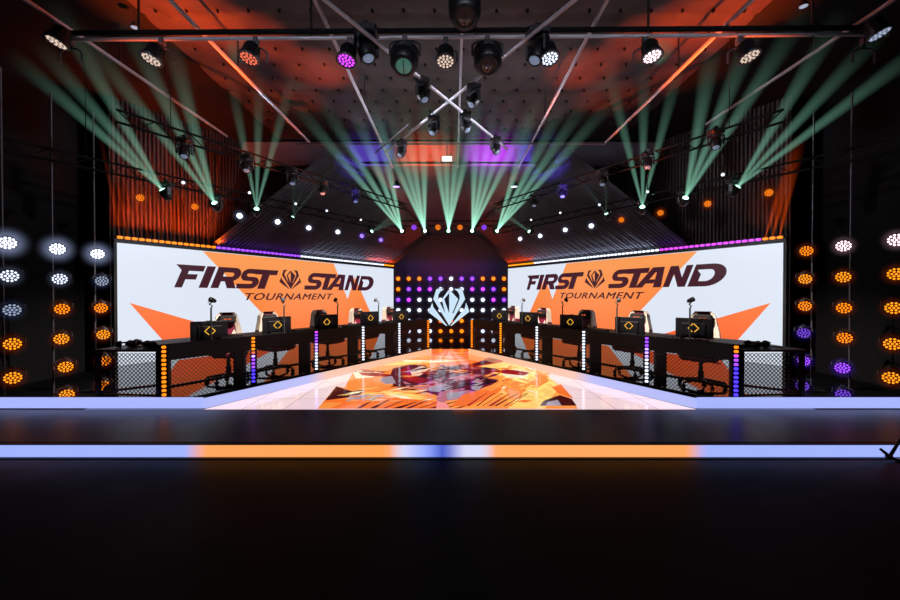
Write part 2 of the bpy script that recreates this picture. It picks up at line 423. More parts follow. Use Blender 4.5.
GL['A'] = [[(-.08, 0), (.13, 0), (.19, .2), (.42, .2), (.42, .4), (.26, .4), (.36, .74), (.4, .74), (.4, 1), (.24, 1)], [(.4, 1), (.56, 1), (.66, 0), (.44, 0), (.4, .74)]]
GL['R'] = [[(0, 0), (.2, 0), (.2, .56), (.2, .76), (.2, 1), (0, 1)],
           [(.2, 1), (.2, .76), (.42, .76)]+arc(.42, .66, .06, .1, 80, -80, 4)+[(.42, .56), (.2, .56), (.2, .32), (.3, .32), (.42, 0), (.66, 0), (.52, .36)]+arc(.46, .68, .2, .32, -50, 90)]
GL['D'] = [[(0, 0), (.2, 0), (.2, .55), (.1, .72), (.1, 1), (0, 1)],
           [(.1, 1), (.1, .76), (.34, .76)]+arc(.36, .5, .14, .26, 88, -88, 8)+[(.34, .24), (.2, .24), (.2, 0), (.34, 0)]+arc(.38, .5, .36, .5, -88, 88, 12)]
WORD = [('F', .98, .68, 1), ('I', 1.52, 1.08, 1), ('R', 1.76, .92, 1), ('S', 2.36, .9, 1), ('T', 2.72, .98, 1),
        ('S', 4.4, .95, 1), ('T', 4.86, .92, 1), ('A', 5.32, .95, 1), ('N', 6.0, .92, 1), ('D', 6.56, 1.0, 1)]
WORD[0] = ('F', 1.0, .77, 1); WORD[1] = ('I', 1.5, .98, 1); WORD[8] = ('N', 6.0, .86, 1); WORD[9] = ('D', 6.59, .97, 1)
# ---------------------------------------------------------------- LED screens
def gradmat(name, c0, c1, z0, z1, s):
    return ramp_emit(name, [(z0, c0), (z1, c1)], axis='Z', a=z0-.01, c=z1+.01, s=s)
SW = mat('screen_white', (12, 12, 14), .35, emit=(226, 234, 248), es=.97)
SO = gradmat('screen_orange', (255, 112, 32), (255, 158, 84), .3, 2.2, .95)
SO2 = gradmat('screen_deep_orange', (255, 84, 10), (255, 118, 40), 0, 1.2, .95)
SM = mat('screen_maroon', (12, 8, 10), .35, emit=(62, 20, 34), es=1)
A60 = math.radians(60)
def screen(sd):
    # local x runs along the screen from its picture-left end, local -y faces the audience
    Lq = 8.55
    if sd < 0: M = T(-6.41, 7.7, 0) @ RZ(A60)
    else: M = T(2.135, 15.1, 0) @ RZ(-A60)
    r = root('led_screen', M, 'wide video wall behind the %s desks with dark tournament title over white and orange' % SIDE[sd], 'video screen')
    mx = (lambda a: a) if sd < 0 else (lambda a: Lq-a)
    b = MB(); b.box((Lq/2, .04, 1.2), (Lq, .08, 2.38), SW); put('display_panel', b.data('panel'), r)
    b = MB()
    b.box((Lq/2, .03, 2.43), (Lq+.1, .14, .07), BLK); b.box((-.03, .03, 1.2), (.05, .12, 2.4), BLK); b.box((Lq+.03, .03, 1.2), (.05, .12, 2.4), BLK)
    put('frame', b.data('frame'), r)
    b = MB()
    def pl(pts, m, y):
        q = [(mx(a), y, z) for a, z in pts]
        b.prism(q, (0, -.0015, 0), m)
    pl([(1.6, 2.38), (5.55, 2.38), (6.15, 1.26), (6.48, 2.0), (7.74, .02), (4.0, .02), (3.32, .68)], SO, 0)
    pl([(.2, 1.23), (3.55, .02), (1.08, .02)], SO2, -.002)
    put('orange_graphic', b.data('graphic'), r)
    off = 0 if sd < 0 else .14; zo = 0 if sd < 0 else .03
    b = MB()
    for k_, (ch, x0, ws, _) in enumerate(WORD):
        if k_ == 5: put('title_lettering', b.data('lettering'), r); b = MB()
        for pg in GL[ch]:
            q = []
            for x, y in pg:
                q.append((x0+off+x*ws+y*.2, -.005, 1.55+zo+y*.5))
            b.prism(q, (0, -.002, 0), SM)
    put('title_lettering', b.data('lettering'), r)
    b = MB()
    for pg in emb_pts(3.95+off, 1.82+zo, .72, .53): b.prism([(x, -.005, z) for x, z in pg], (0, -.002, 0), SM)
    put('title_emblem', b.data('emblem'), r)
    cu = bpy.data.curves.new('subtitle', 'FONT'); cu.body = 'TOURNAMENT'; cu.size = .25; cu.shear = .35; cu.extrude = .002
    cu.space_character = 1.12; cu.materials.append(SM)
    tmp = bpy.data.objects.new('tmp_text', cu); C.objects.link(tmp)
    bpy.context.view_layer.update()
    me = bpy.data.meshes.new_from_object(tmp.evaluated_get(bpy.context.evaluated_depsgraph_get())); bpy.data.objects.remove(tmp)
    q_ = MB(); vv = [v.co.copy() for v in me.vertices]; ff = [list(p.vertices) for p in me.polygons]
    for ddx, ddy in ((0, 0), (.009, 0), (.004, .006)): q_.add([v+Vector((ddx, ddy, ddx*.05)) for v in vv], ff, SM)
    me = q_.data('subtitle')
    o = put('subtitle_lettering', me, r, T(2.53+off, -.006, 1.262+zo) @ RX(math.pi/2) @ Matrix.Diagonal((1.56, 1, 1, 1)))
    return r
screen(-1); screen(1)

# ---------------------------------------------------------------- led battens over the screens (with haze beams from the outer cells)
def volmat(name, col, s, p=1.3):
    if name in MATS: return MATS[name]
    m = bpy.data.materials.new(name); m.use_nodes = True; nt = m.node_tree; nt.nodes.clear()
    out = nt.nodes.new('ShaderNodeOutputMaterial'); e = nt.nodes.new('ShaderNodeEmission')
    e.inputs['Color'].default_value = S(col)
    tc = nt.nodes.new('ShaderNodeTexCoord'); sp = nt.nodes.new('ShaderNodeSeparateXYZ')
    nt.links.new(tc.outputs['Object'], sp.inputs[0])
    def M_(op, a, b_=None, cl=False):
        n = nt.nodes.new('ShaderNodeMath'); n.operation = op; n.use_clamp = cl
        for i, v in enumerate((a, b_)):
            if v is None: continue
            if isinstance(v, (int, float)): n.inputs[i].default_value = v
            else: nt.links.new(v, n.inputs[i])
        return n.outputs[0]
    z = sp.outputs['Z']
    inv = M_('SUBTRACT', 1.0, z, True)
    B = M_('POWER', inv, p)
    rr = M_('ADD', M_('MULTIPLY', z, .86), .14)
    rho = M_('SQRT', M_('ADD', M_('MULTIPLY', sp.outputs['X'], sp.outputs['X']), M_('MULTIPLY', sp.outputs['Y'], sp.outputs['Y'])))
    k = M_('DIVIDE', rho, M_('MAXIMUM', rr, .05))
    soft = M_('SUBTRACT', 1.0, M_('MULTIPLY', k, k), True)       # fades to the rim of the cone, nothing outside it
    inside = M_('GREATER_THAN', z, -.001)
    q = M_('MULTIPLY', M_('MULTIPLY', M_('DIVIDE', B, M_('MAXIMUM', rr, .05)), s*1.5), M_('MULTIPLY', soft, inside))
    nt.links.new(q, e.inputs['Strength'])
    nt.links.new(e.outputs[0], out.inputs['Volume'])
    MATS[name] = m
    return m
CONE = {}
def cone_data(m):
    if m.name not in CONE:
        b = MB(); b.cyl((0, 0, 0), (0, 0, 1), .14, m, 1.0, 14); CONE[m.name] = b.data('beam_'+m.name)
    return CONE[m.name]
def beam(parent, PM, p0, p1, rad, m, name='light_beam'):
    p0, p1 = Vector(p0), Vector(p1); d = p1-p0
    Mw = aim(p0, d) @ Matrix.Diagonal((rad, rad, d.length, 1))
    return put(name, cone_data(m), parent, PM.inverted() @ Mw)
VFIN = volmat('haze_fine', (190, 205, 240), 2.2, 1.5)
VFIO = volmat('haze_fine_orange', (255, 110, 50), 1.4, 1.3)
VORG = volmat('haze_orange', (255, 90, 15), 1.6, 1.5)
VWHT = volmat('haze_white', (190, 200, 230), .5, 1.6)
def cell_color(sd, a):       # a = distance from the outer end
    if sd < 0: return 'orange' if a < 1.95 else ('purple' if a < 4.3 else ('white' if a < 8.0 else 'amber'))
    return 'orange' if a < .33 else ('magenta' if a < 2.5 else ('white' if a < 7.0 else 'amber'))
CELL = {}
def cell_mesh(c):
    if c not in CELL:
        b = MB(); b.box((0, 0, 0), (.088, .05, .05), em(c), bev=.012); CELL[c] = b.data('cell_'+c)
    return CELL[c]
bm_ = MB(); bm_.box((0, .03, -.005), (.94, .08, .085), BLK); bm_.box((0, .05, -.06), (.06, .04, .08), BLK); BATT = bm_.data('batten_body')
for sd in (-1, 1):
    for i in range(9):
        a0 = i*.95
        ac = a0+.475
        Y = 7.7+ac*.866; X = (-6.41+ac*.5)*(-sd)
        M = T(X, Y-.02, CH+1.15-.02) @ RZ(A60*(1 if sd < 0 else -1))
        cc = [cell_color(sd, a0+(k+.5)*.119) for k in range(8)]
        cname = cc[0] if len(set(cc)) == 1 else cc[0]+'-to-'+cc[-1]
        r = root('led_batten', M, '%s pixel light batten above the %s screen, %s from its outer end' % (cname, SIDE[sd], ORD[i]), 'light batten', 'pixel battens above the screens')
        put('batten_housing', BATT, r)
        for k in range(8):
            x = (-.475+(k+.5)*.119)*(1 if sd < 0 else -1)
            put('led_cell', cell_mesh(cc[k]), r, T(x, -.03, 0))
            if cc[k] in ('white', 'amber') and k % 2 == 0:
                wp = M @ Vector((x, -.05, .02))
                beam(r, M, wp, wp+Vector((-sd*.80, -.05, .52)), .05, VFIN if cc[k] == 'white' else VFIO)
            if cc[k] == 'orange' and a0 < 3:
                wp = M @ Vector((x, -.04, .02)); a = a0+(k+.5)*.119
                if sd < 0: e = W(96+a*68, 128-a*2, wp.y-1.4)
                else: e = W(785+17-a*20, 165-30, wp.y-1.2)
                e = W(e.x/e.y*F+450, 296-(e.z-CH)/e.y*F, wp.y-1.3)
                beam(r, M, wp, e, .045 if sd < 0 else .1, VORG)
# strip lamps grazing up the ribbed slopes
def area(loc, d, col, energy, sx, sy, name='added_fill', spread=None):
    l = bpy.data.lights.new(name, 'AREA'); l.shape = 'RECTANGLE'; l.size = sx; l.size_y = sy; l.energy = energy; l.color = S(col)[:3]
    if spread: l.spread = math.radians(spread)
    o = bpy.data.objects.new(name, l); C.objects.link(o)
    o.location = loc; o.rotation_euler = Vector(d).to_track_quat('-Z', 'Y').to_euler(); return o
def spot(loc, tgt, col, energy, ang, blend=.5, size=.05, name='spot_lamp'):
    l = bpy.data.lights.new(name, 'SPOT'); l.spot_size = math.radians(ang); l.spot_blend = blend; l.energy = energy; l.color = S(col)[:3]; l.shadow_soft_size = size
    o = bpy.data.objects.new(name, l); C.objects.link(o); o.location = loc
    o.rotation_euler = (Vector(tgt)-Vector(loc)).to_track_quat('-Z', 'Y').to_euler(); return o
def strip(sd, a0, a1, col, e, up=0):
    ac = (a0+a1)/2; X = (-6.41+ac*.5)*(-sd); Y = 7.7+ac*.866
    l = bpy.data.lights.new('strip_lamp', 'AREA'); l.shape = 'RECTANGLE'; l.size = a1-a0; l.size_y = .03; l.energy = e; l.color = S(col)[:3]; l.spread = math.radians(110 if up else 150)
    o = bpy.data.objects.new('strip_lamp', l); C.objects.link(o)
    n = Vector((-sd*.866*-1*-1, -.5, 0))
    inward = Vector((.866*(-sd), -.5, 0))
    dz = (inward*(.75 if not up else -.1)+Vector((0, 0, 1))).normalized()
    xax = Vector((.5*(-sd), .866, 0)); zax = -dz; yax = zax.cross(xax).normalized()
    R = Matrix((xax, yax, zax)).transposed().to_4x4()
    o.matrix_world = T(X+inward.x*.12, Y+inward.y*.12, CH+1.17) @ R
strip(-1, 0, 1.95, (255, 80, 12), 85, 1)
strip(-1, 2.0, 4.3, (140, 60, 255), 1.5)
strip(-1, 4.3, 8.0, (205, 215, 255), 9)
strip(-1, 6.9, 8.5, (255, 70, 20), 16)
strip(1, 0, .33, (255, 90, 15), 5, 1)
strip(1, .4, 2.5, (140, 60, 255), 1.5)
strip(1, 2.6, 7.0, (205, 215, 255), 9)
strip(1, 6.0, 8.5, (255, 70, 20), 22)

# ---------------------------------------------------------------- desks
DX0 = -6.375
def dpt(i, back=0.0):      # point on the left desk line: i = bay coordinate (0 = outermost post)
    Y = 4.93+i*1.19*.866; X = DX0+.57735*Y
    return Vector((X-.866*back, Y+.5*back, 0))
def DM(sd, i, back=0.0):   # frame at that point; local x = along the desk toward picture-right, local -y = audience side
    p = dpt(i, back)
    if sd < 0: return T(p) @ RZ(A60)
    return T(-p.x, p.y, 0) @ RZ(-A60)
BAYW = 1.19
def lattice(b, w, h, z0, pitch, wd, m, y=0):
    # two families of diagonal wires clipped to the rectangle
    for sg in (1, -1):
        n = int((w+h)/pitch)+1
        for k in range(n):
            c = k*pitch+.3*pitch
            pts = []
            for (x, z) in ((c, 0), (c-h, h)):
                pts.append([x, z])
            (xa, za), (xb, zb) = pts
            if xa > w: za = xa-w; xa = w
            if xb < 0: zb = h+xb; xb = 0
            if zb-za < .01: continue
            if sg < 0: xa, xb = w-xa, w-xb
            d = wd*.707
            b.poly([(xa-d-w/2, y, z0+za), (xa+d-w/2, y, z0+za), (xb+d-w/2, y, z0+zb), (xb-d-w/2, y, z0+zb)], m)
MESHM = mat('mesh_wire', (22, 22, 26), .5)
DESKM = noisy('desk_black', (5, 5, 6), (9, 9, 10), 9, .5, spec=.25)
b = MB(); lattice(b, 1.13, .54, .035, .055, .0075, MESHM); LATT = b.data('mesh_guard')
b = MB(); b.box((0, .02, .665), (1.13, .04, .21), DESKM, bev=.006); FASC = b.data('front_panel')
b = MB(); b.box((0, .42, .735), (1.15, .76, .03), DESKM, bev=.006); TOPD = b.data('desktop')
b = MB(); b.box((0, .03, .225), (1.13, .03, .035), DESKM); FOOT = b.data('foot_rail')
b = MB(); b.box((0, .03, .02), (1.13, .04, .04), DESKM); SILL = b.data('bottom_rail')
b = MB(); b.box((0, .17, .36), (.035, .24, .7), GREY, bev=.004); b.box((0, .3, .36), (.04, .04, .72), DESKM); DIV = b.data('side_panel')
BAYN = ['outermost', 'second', 'middle', 'fourth', 'innermost']
for sd in (-1, 1):
    for i in range(5):
        M = DM(sd, i+.5)
        r = root('gaming_desk', M, '%s black gaming desk with wire mesh front in the %s row' % (BAYN[i] if i in (0, 2, 4) else BAYN[i]+' from outside', SIDE[sd]), 'desk', 'player desks beside the video floor')
        put('front_panel', FASC, r); put('desktop', TOPD, r); put('mesh_guard', LATT, r); put('foot_rail', FOOT, r); put('bottom_rail', SILL, r)
        x = .5 if sd < 0 else -.5
        if i < 4: put('side_panel', DIV, r, T(x, 0, 0))
# light posts between the desks
def post_cols(sd, i):
    n = 13
    if sd < 0:
        return [['orange']*13, ['orange']*4+['red']+['lilac']+['purple']*3+['blue']*4, ['magenta']*1+['purple']*3+['lilac']*3+['white']*6, ['white']*13, ['white']*13, ['orange']*13][i]
    return [['orange']*2+['magenta']+['purple']*2+['blue']*8, ['purple']*3+['lilac']*3+['white']*7, ['white']*13, ['white']*13, ['amber']*13, ['orange']*13][i]
b = MB(); b.box((0, .03, .385), (.085, .07, .77), DESKM, bev=.005); b.box((0, .12, .36), (.05, .12, .72), DESKM); PH = b.data('post_housing')
PC = {}
for sd in (-1, 1):
    for i in range(6):
        M = DM(sd, i, -.0)
        cols = post_cols(sd, i)
        nm = cols[0] if cols[0] == cols[-1] else cols[0]+'-to-'+cols[-1]
        # the lit face looks straight at the auditorium
        Mp = T(M.translation) @ RZ((.35 if sd < 0 else -.35))
        r = root('light_post', Mp, '%s lit pixel post, %s from the outside in the %s desk row' % (nm, ORD[i], SIDE[sd]), 'light post', 'pixel posts between the desks')
        put('post_housing', PH, r)
        for k, c in enumerate(cols):
            if c not in PC:
                q = MB(); q.box((0, -.012, 0), (.048, .02, .034), em(c), bev=.008); PC[c] = q.data('post_cell_'+c)
            put('led_cell', PC[c], r, T(0, 0, .735-k*.0535))
# end tables
for sd in (-1, 1):
    M = T(sd*3.97, 4.95, 0)
    r = root('end_table', M, 'thin black side table with mesh front at the outer end of the %s desk row' % SIDE[sd], 'table')
    b = MB(); b.box((sd*0.0, .25, .69), (.86, .55, .03), BLK, bev=.006); put('tabletop', b.data('tabletop'), r)
    b = MB(); b.box((sd*.39, 0, .35), (.045, .045, .68), BLK); put('leg', b.data('leg'), r)
    b = MB(); b.box((-sd*.36, 0, .35), (.045, .045, .68), BLK); put('leg', b.data('leg'), r)
    b = MB(); lattice(b, .74, .62, .04, .05, .010, MESHM); put('mesh_guard', b.data('mesh'), r, T(0, 0, 0))
    b = MB(); b.box((0, 0, .05), (.78, .03, .03), BLK); b.cyl((sd*.39, 0, .17), (-sd*.36, 0, .26), .016, BLK); b.cyl((sd*.39, 0, .15), (-sd*.36, 0, .13), .014, BLK); put('foot_rail', b.data('rail'), r)

# ---------------------------------------------------------------- monitors
YEL = glow('yellow_mark', (255, 190, 60), 1.0)
def ring_diamond(b, y, cx, cz, s, m, t=.0055, gap=True):
    # open diamond outline standing on its point, broken at the side
    pts = [(0, s), (s, 0), (0, -s), (-s, 0)]
    segs = [(0, .06, 1), (1, 0, .8), (2, .2, 1), (3, 0, .94)]
    for i, f0, f1 in segs:
        a = Vector(pts[i]); c = Vector(pts[(i+1) % 4]); d = c-a
        p, q = a+d*f0, a+d*f1; n = Vector((-d.y, d.x)).normalized()*t
        b.prism([(cx+p.x+n.x, y, cz+p.y+n.y), (cx+q.x+n.x, y, cz+q.y+n.y), (cx+q.x-n.x, y, cz+q.y-n.y), (cx+p.x-n.x, y, cz+p.y-n.y)], (0, -.004, 0), m)
b = MB(); b.box((0, 0, 0), (.47, .028, .28), DARK, bev=.008); b.box((0, -.02, -.02), (.3, .02, .18), DARK, bev=.008)
b.box((0, .0145, .005), (.45, .002, .25), mat('screen_off', (14, 16, 24), .15)); MONP = b.data('monitor_shell')
b = MB(); ring_diamond(b, -.031, 0, 0, .066, YEL); MONE = b.data('monitor_mark')
b = MB(); b.cyl((0, 0, .01), (0, 0, .26), .018, DARK); b.box((0, -.0, .24), (.06, .05, .05), DARK); MONS = b.data('monitor_stand')
b = MB(); b.box((0, .03, .008), (.24, .17, .014), DARK, bev=.005); MONB = b.data('monitor_base')
mon = {-1: [.74, 1.66, 2.55, 3.58, 4.50], 1: [.70, 1.56, 2.61, 3.62, 4.47]}
mtop = {-1: [324, 316.5, 314.5, 311.5, 311], 1: [318, 317, 316.5, 312, 310]}
for sd in (-1, 1):
    for i in range(5):
        M = DM(sd, mon[sd][i]-.146, .3)
        Y = M.translation.y; ztop = CH-(mtop[sd][i]-296)/F*Y
        M = T(M.translation.x, Y, .75) @ RZ((A60-.25)*(1 if sd < 0 else -1))
        r = root('computer_monitor', M, 'dark monitor with yellow diamond mark on the %s desk of the %s row' % (BAYN[i] if i in (0, 2, 4) else BAYN[i]+' outer', SIDE[sd]), 'monitor', 'monitors on the player desks')
        zc = max(ztop-.14-.75, .12)
        put('screen_shell', MONP, r, T(0, -.03, zc)); put('back_emblem', MONE, r, T(0, -.03, zc)); put('stand', MONS, r); put('base', MONB, r)
# ---------------------------------------------------------------- webcams on poles
b = MB(); b.lathe([(0, 0), (.045, 0), (.045, .012), (.012, .02), (.011, .5), (0, .5)], BLK, 12); WPOLE = b.data('webcam_pole')
b = MB(); b.tube([(0, 0, .5), (.02, 0, .53), (-.02, -.01, .56), (.015, -.01, .585)], .008, STEELD, 6); b.tube([(.015, -.01, .585), (-.03, 0, .60), (-.045, 0, .575)], .004, BLK, 5); WARM = b.data('webcam_arm')
b = MB(); b.cyl((0, .035, 0), (0, -.035, .0), .03, BLK, .034, 14); b.cyl((0, -.036, 0), (0, -.045, 0), .022, STEELD, .018, 14); b.box((0, .045, 0), (.04, .03, .04), BLK, bev=.006); WCAM = b.data('webcam_head')
webs = {-1: [(213, 211), (283, 284), (335, 337.5), (375, 378.5)], 1: [(691, 690), (619, 617), (567, 562.5), (524, 522)]}
for sd in (-1, 1):
    for i, (hx, px) in enumerate(webs[sd]):
        xx = px if sd < 0 else 900-px
        Y = (DX0-.16/.866)/((xx-450)/F-.57735); X = (px-450)/F*Y
        r = root('webcam_stand', T(X, Y, .75), 'small webcam on a thin black pole at the %s desk of the %s row' % (BAYN[i] if i in (0, 2) else BAYN[i]+' outer', SIDE[sd]), 'webcam', 'webcams on poles at the desks')
        zt = CH-4/F*Y-.75      # height of the camera head above the desktop
        k = (zt-.03)/.59
        put('pole', WPOLE, r, Matrix.Diagonal((1, 1, k, 1))); put('clamp_arm', WARM, r, Matrix.Diagonal((1, 1, k, 1)))
        put('camera_head', WCAM, r, T((hx-px)/F*Y*.8, -.01, zt) @ RZ((.5 if i else -.3)*-sd) @ RX(-.35))
# ---------------------------------------------------------------- gaming chairs
MAR = noisy('maroon_leather', (110, 16, 46), (134, 24, 58), 20, .45)
CRM = noisy('cream_leather', (222, 208, 188), (236, 224, 206), 20, .45)
PIL = noisy('black_fabric', (16, 14, 16), (26, 22, 24), 30, .8)
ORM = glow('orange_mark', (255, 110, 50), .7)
def backrest_mesh():
    b = MB(); cols = []
    prof = [(0, .19, .05), (.1, .21, .055), (.22, .225, .05), (.36, .215, .045), (.48, .185, .04), (.54, .17, .04), (.62, .155, .035), (.68, .11, .03)]   # z, half width, half thickness
    # front: bolsters cream outside, maroon inside with a cream V
    for (z0, w0, t0), (z1, w1, t1) in zip(prof, prof[1:]):
        for fa, fb, m, d0, d1 in ((-1, -.62, CRM, .045, .01), (-.62, 0, MAR, .0, .0), (0, .62, MAR, 0, 0), (.62, 1, CRM, .01, .045)):
            y0a, y0b = -t0-d0, -t0-d1
            b.add([(fa*w0, -t0-d0, z0), (fb*w0, -t0-d1, z0), (fb*w1, -t1-d1, z1), (fa*w1, -t1-d0, z1)], [(0, 1, 2, 3)], m)
        b.add([(-w0, t0, z0), (w0, t0, z0), (w1, t1, z1), (-w1, t1, z1)], [(3, 2, 1, 0)], MAR)
        for s in (-1, 1):
            b.add([(s*w0, -t0-.045, z0), (s*w0, t0, z0), (s*w1, t1, z1), (s*w1, -t1-.045, z1)], [(0, 1, 2, 3)], CRM if z0 > .3 else MAR)
    z, w0, t0 = prof[-1]; b.add([(-w0, -t0-.045, z), (w0, -t0-.045, z), (w0, t0, z), (-w0, t0, z)], [(0, 1, 2, 3)], CRM)
    z, w0, t0 = prof[0]; b.add([(-w0, -t0-.045, z), (w0, -t0-.045, z), (w0, t0, z), (-w0, t0, z)], [(3, 2, 1, 0)], MAR)
    return b.data('chair_backrest')
BR = backrest_mesh()
b = MB()
for s in (-1, 1): b.prism([(s*.03, -.062, .1), (s*.13, -.066, .34), (s*.10, -.066, .40), (0, -.062, .2), (0, -.062, .1)], (0, -.006, 0), CRM)
STR = b.data('chair_stripe')
b = MB(); b.box((0, 0, 0), (.5, .48, .09), MAR, bev=.03)
for s in (-1, 1): b.box((s*.225, 0, .035), (.08, .46, .06), CRM, bev=.02)
SEAT = b.data('chair_seat')
b = MB(); b.box((0, 0, 0), (.26, .07, .13), PIL, bev=.025); PILL = b.data('head_pillow')
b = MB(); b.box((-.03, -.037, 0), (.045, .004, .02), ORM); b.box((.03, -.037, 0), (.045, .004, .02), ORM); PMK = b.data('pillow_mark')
b = MB(); b.cyl((0, 0, .09), (0, 0, .4), .028, BLK); b.cyl((0, 0, .1), (0, 0, .24), .04, BLK); b.box((0, 0, .4), (.22, .28, .04), BLK, bev=.01); b.cyl((.05, 0, .39), (.26, -.05, .37), .008, BLK); LIFT = b.data('gas_lift')
b = MB(); b.lathe([(0, .06), (.05, .06), (.05, .13), (0, .13)], BLK, 14)
for k in range(5):
    a = k*2*math.pi/5+.3; c, s = math.cos(a), math.sin(a)
    b.cyl((.03*c, .03*s, .11), (.31*c, .31*s, .075), .026, BLK, .016, 8)
STARB = b.data('star_base')
b = MB(); b.cyl((-.022, 0, .03), (-.006, 0, .03), .03, BLK, n=12); b.cyl((.006, 0, .03), (.022, 0, .03), .03, BLK, n=12); b.cyl((0, 0, .03), (0, 0, .075), .01, BLK, n=8); CAST = b.data('caster')
b = MB(); b.tube([(0, .0, .42), (.03, 0, .45), (.03, 0, .66)], .014, BLK, 8); b.box((.02, 0, .675), (.085, .25, .03), BLK, bev=.012); ARM = b.data('armrest')
chairs = {-1: [(1.44, 313), (2.16, 312), (3.19, 310), (4.11, 308.5), (5.1, 307)], 1: [(1.12, 312), (2.09, 311), (3.10, 310), (4.17, 308), (5.12, 306)]}
for sd in (-1, 1):
    for i, (ci, ty) in enumerate(chairs[sd]):
        M0 = DM(sd, ci-(.37 if sd < 0 else .43), .77); Y = M0.translation.y
        ang = (A60 if sd < 0 else -A60)
        ang += [(-.45, -.1, .0, .0, .0), (-.35, -.15, -.1, .0, .1)][0 if sd < 0 else 1][i]*(1 if sd < 0 else -1)
        M = T(M0.translation.x, Y, 0) @ RZ(ang)
        r = root('gaming_chair', M, 'maroon and cream gaming chair behind the %s desk of the %s row' % (BAYN[i] if i in (0, 2, 4) else BAYN[i]+' outer', SIDE[sd]), 'chair', 'gaming chairs behind the desks')
        ztop = CH-(ty-296)/F*Y
        zb = ztop-.68
        put('seat', SEAT, r, T(0, -.02, .45))
        br_ = put('backrest', BR, r, T(0, .2, zb) @ RX(-.12))
        put('stripe', STR, br_)
        pl_ = put('head_pillow', PILL, r, T(0, .2-.03, zb+.57) @ RX(-.12))
        put('orange_logo', PMK, pl_)
        put('gas_lift', LIFT, r); sb = put('star_base', STARB, r)
        for k in range(5):
            a = k*2*math.pi/5+.3
            put('caster', CAST, r, T(.31*math.cos(a), .31*math.sin(a), 0) @ RZ(a+1))
        for s in (-1, 1): put('armrest', ARM, r, T(s*.25, .0, 0) @ Matrix.Diagonal((s, 1, 1, 1)))
# ---------------------------------------------------------------- headsets, keyboards and mice
b = MB()
pts = [(.085*math.cos(t), 0, .085*math.sin(t)) for t in [math.pi*k/10 for k in range(11)]]
b.tube(pts, .011, BLK, 8); HBAND = b.data('headband')
b = MB(); b.cyl((-.015, 0, 0), (.02, 0, 0), .043, BLK, .036, 14); b.lathe([(.02, 0), (.045, 0), (.045, .012), (.02, .018)], PIL, 14, aim((-.015, 0, 0), (-1, 0, 0))); CUP = b.data('ear_cup')
def headset(x, y, z, rz, label):
    M = T(x, y, z+.045) @ RZ(rz)
    r = root('headset', M, label, 'headset', None)
    hb = put('headband', HBAND, r, RX(1.25))
    for s in (-1, 1): put('ear_cup', CUP, r, T(s*.085, 0, 0) @ Matrix.Diagonal((s, 1, 1, 1)))
for k, px in enumerate((126, 133)):
    p = W(px, 345, 5.12+k*.12); headset(p.x, p.y, .705, .4+k*1.3, 'black headset on the left end table, %s' % ('nearer its outer edge' if k == 0 else 'nearer the desks'))
p = W(149.5, 345, 5.1); headset(p.x, p.y, .705, -.5, 'black headset on the left end table right beside the orange post')
p = W(762, 345, 5.12); headset(p.x, p.y, .705, .3, 'black headset on the right end table among cables')
p = W(752, 345, 5.1); headset(p.x, p.y, .705, 1.5, 'black headset on the right end table tight against the post')
b = MB()
for q in ([(0, 0, 0), (.1, .06, .005), (.2, -.02, .004), (.32, .05, .004), (.42, 0, .0)], [(.0, .1, .004), (.15, .13, .004), (.26, .02, .004), (.36, .08, .004)]): b.tube(q, .006, BLK, 6)
p = W(765, 345, 5.05); tag(put('cable', b.data('cable'), None, T(p.x, p.y, .712)), 'loose black cable lying across the right end table', 'cable')
b = MB(); b.box((0, 0, .011), (.36, .13, .02), DARK, bev=.005)
for j in range(4):
    for i in range(13): b.box((-.156+i*.026, -.045+j*.03, .026), (.02, .023, .012), BLK)
KEYB = b.data('keyboard')
for sd in (-1, 1):
    for i in range(5):
        M = DM(sd, i+(.90 if i == 0 else .97)-.1, .2) ; M.translation.z = .751
        tag(put('keyboard', KEYB, None, M @ RZ(.1)), 'slim black keyboard on the %s desk of the %s row' % (BAYN[i] if i in (0, 2, 4) else BAYN[i]+' outer', SIDE[sd]), 'keyboard', 'keyboards on the player desks')

# ---------------------------------------------------------------- par lamps (wall columns, back wall grid, trusses)
def hexdots(c, R=.085, dot=.0128):
    b = MB(); m = em(c)
    pos = [(0, 0)]+[(.036*math.cos(a), .036*math.sin(a)) for a in [k*math.pi/3 for k in range(6)]]+[(.069*math.cos(a), .069*math.sin(a)) for a in [k*math.pi/6+.26 for k in range(12)]]
    for x, y in pos:
        x *= R/.085; y *= R/.085
        b.lathe([(dot*R/.085, 0), (dot*.9*R/.085, .006), (.001, .009)], m, 8, T(x, y, 0))
    return b.data('par_lenses_'+c)
HD = {}
b = MB(); b.lathe([(0, -.15), (.05, -.15), (.06, -.12), (.075, -.05), (.092, -.01), (.098, .012), (.09, .016), (.086, 0), (0, -.002)], BLK, 20); PARH = b.data('par_housing')
b = MB()
b.tube([(-.105, 0, -.04), (-.105, 0, -.16), (-.06, 0, -.21), (.06, 0, -.21), (.105, 0, -.16), (.105, 0, -.04)], .009, BLK, 6); b.box((0, 0, -.23), (.05, .05, .04), BLK, bev=.005); PARY = b.data('par_yoke')
def par(p, d, c, label, group, scale=1.0, name='par_lamp'):
    M = aim(p, d) @ Matrix.Scale(scale, 4)
    r = root(name, M, label, 'stage lamp', group)
    put('housing', PARH, r); put('yoke', PARY, r)
    if c not in HD: HD[c] = hexdots(c)
    put('led_lenses', HD[c], r)
    return r, M
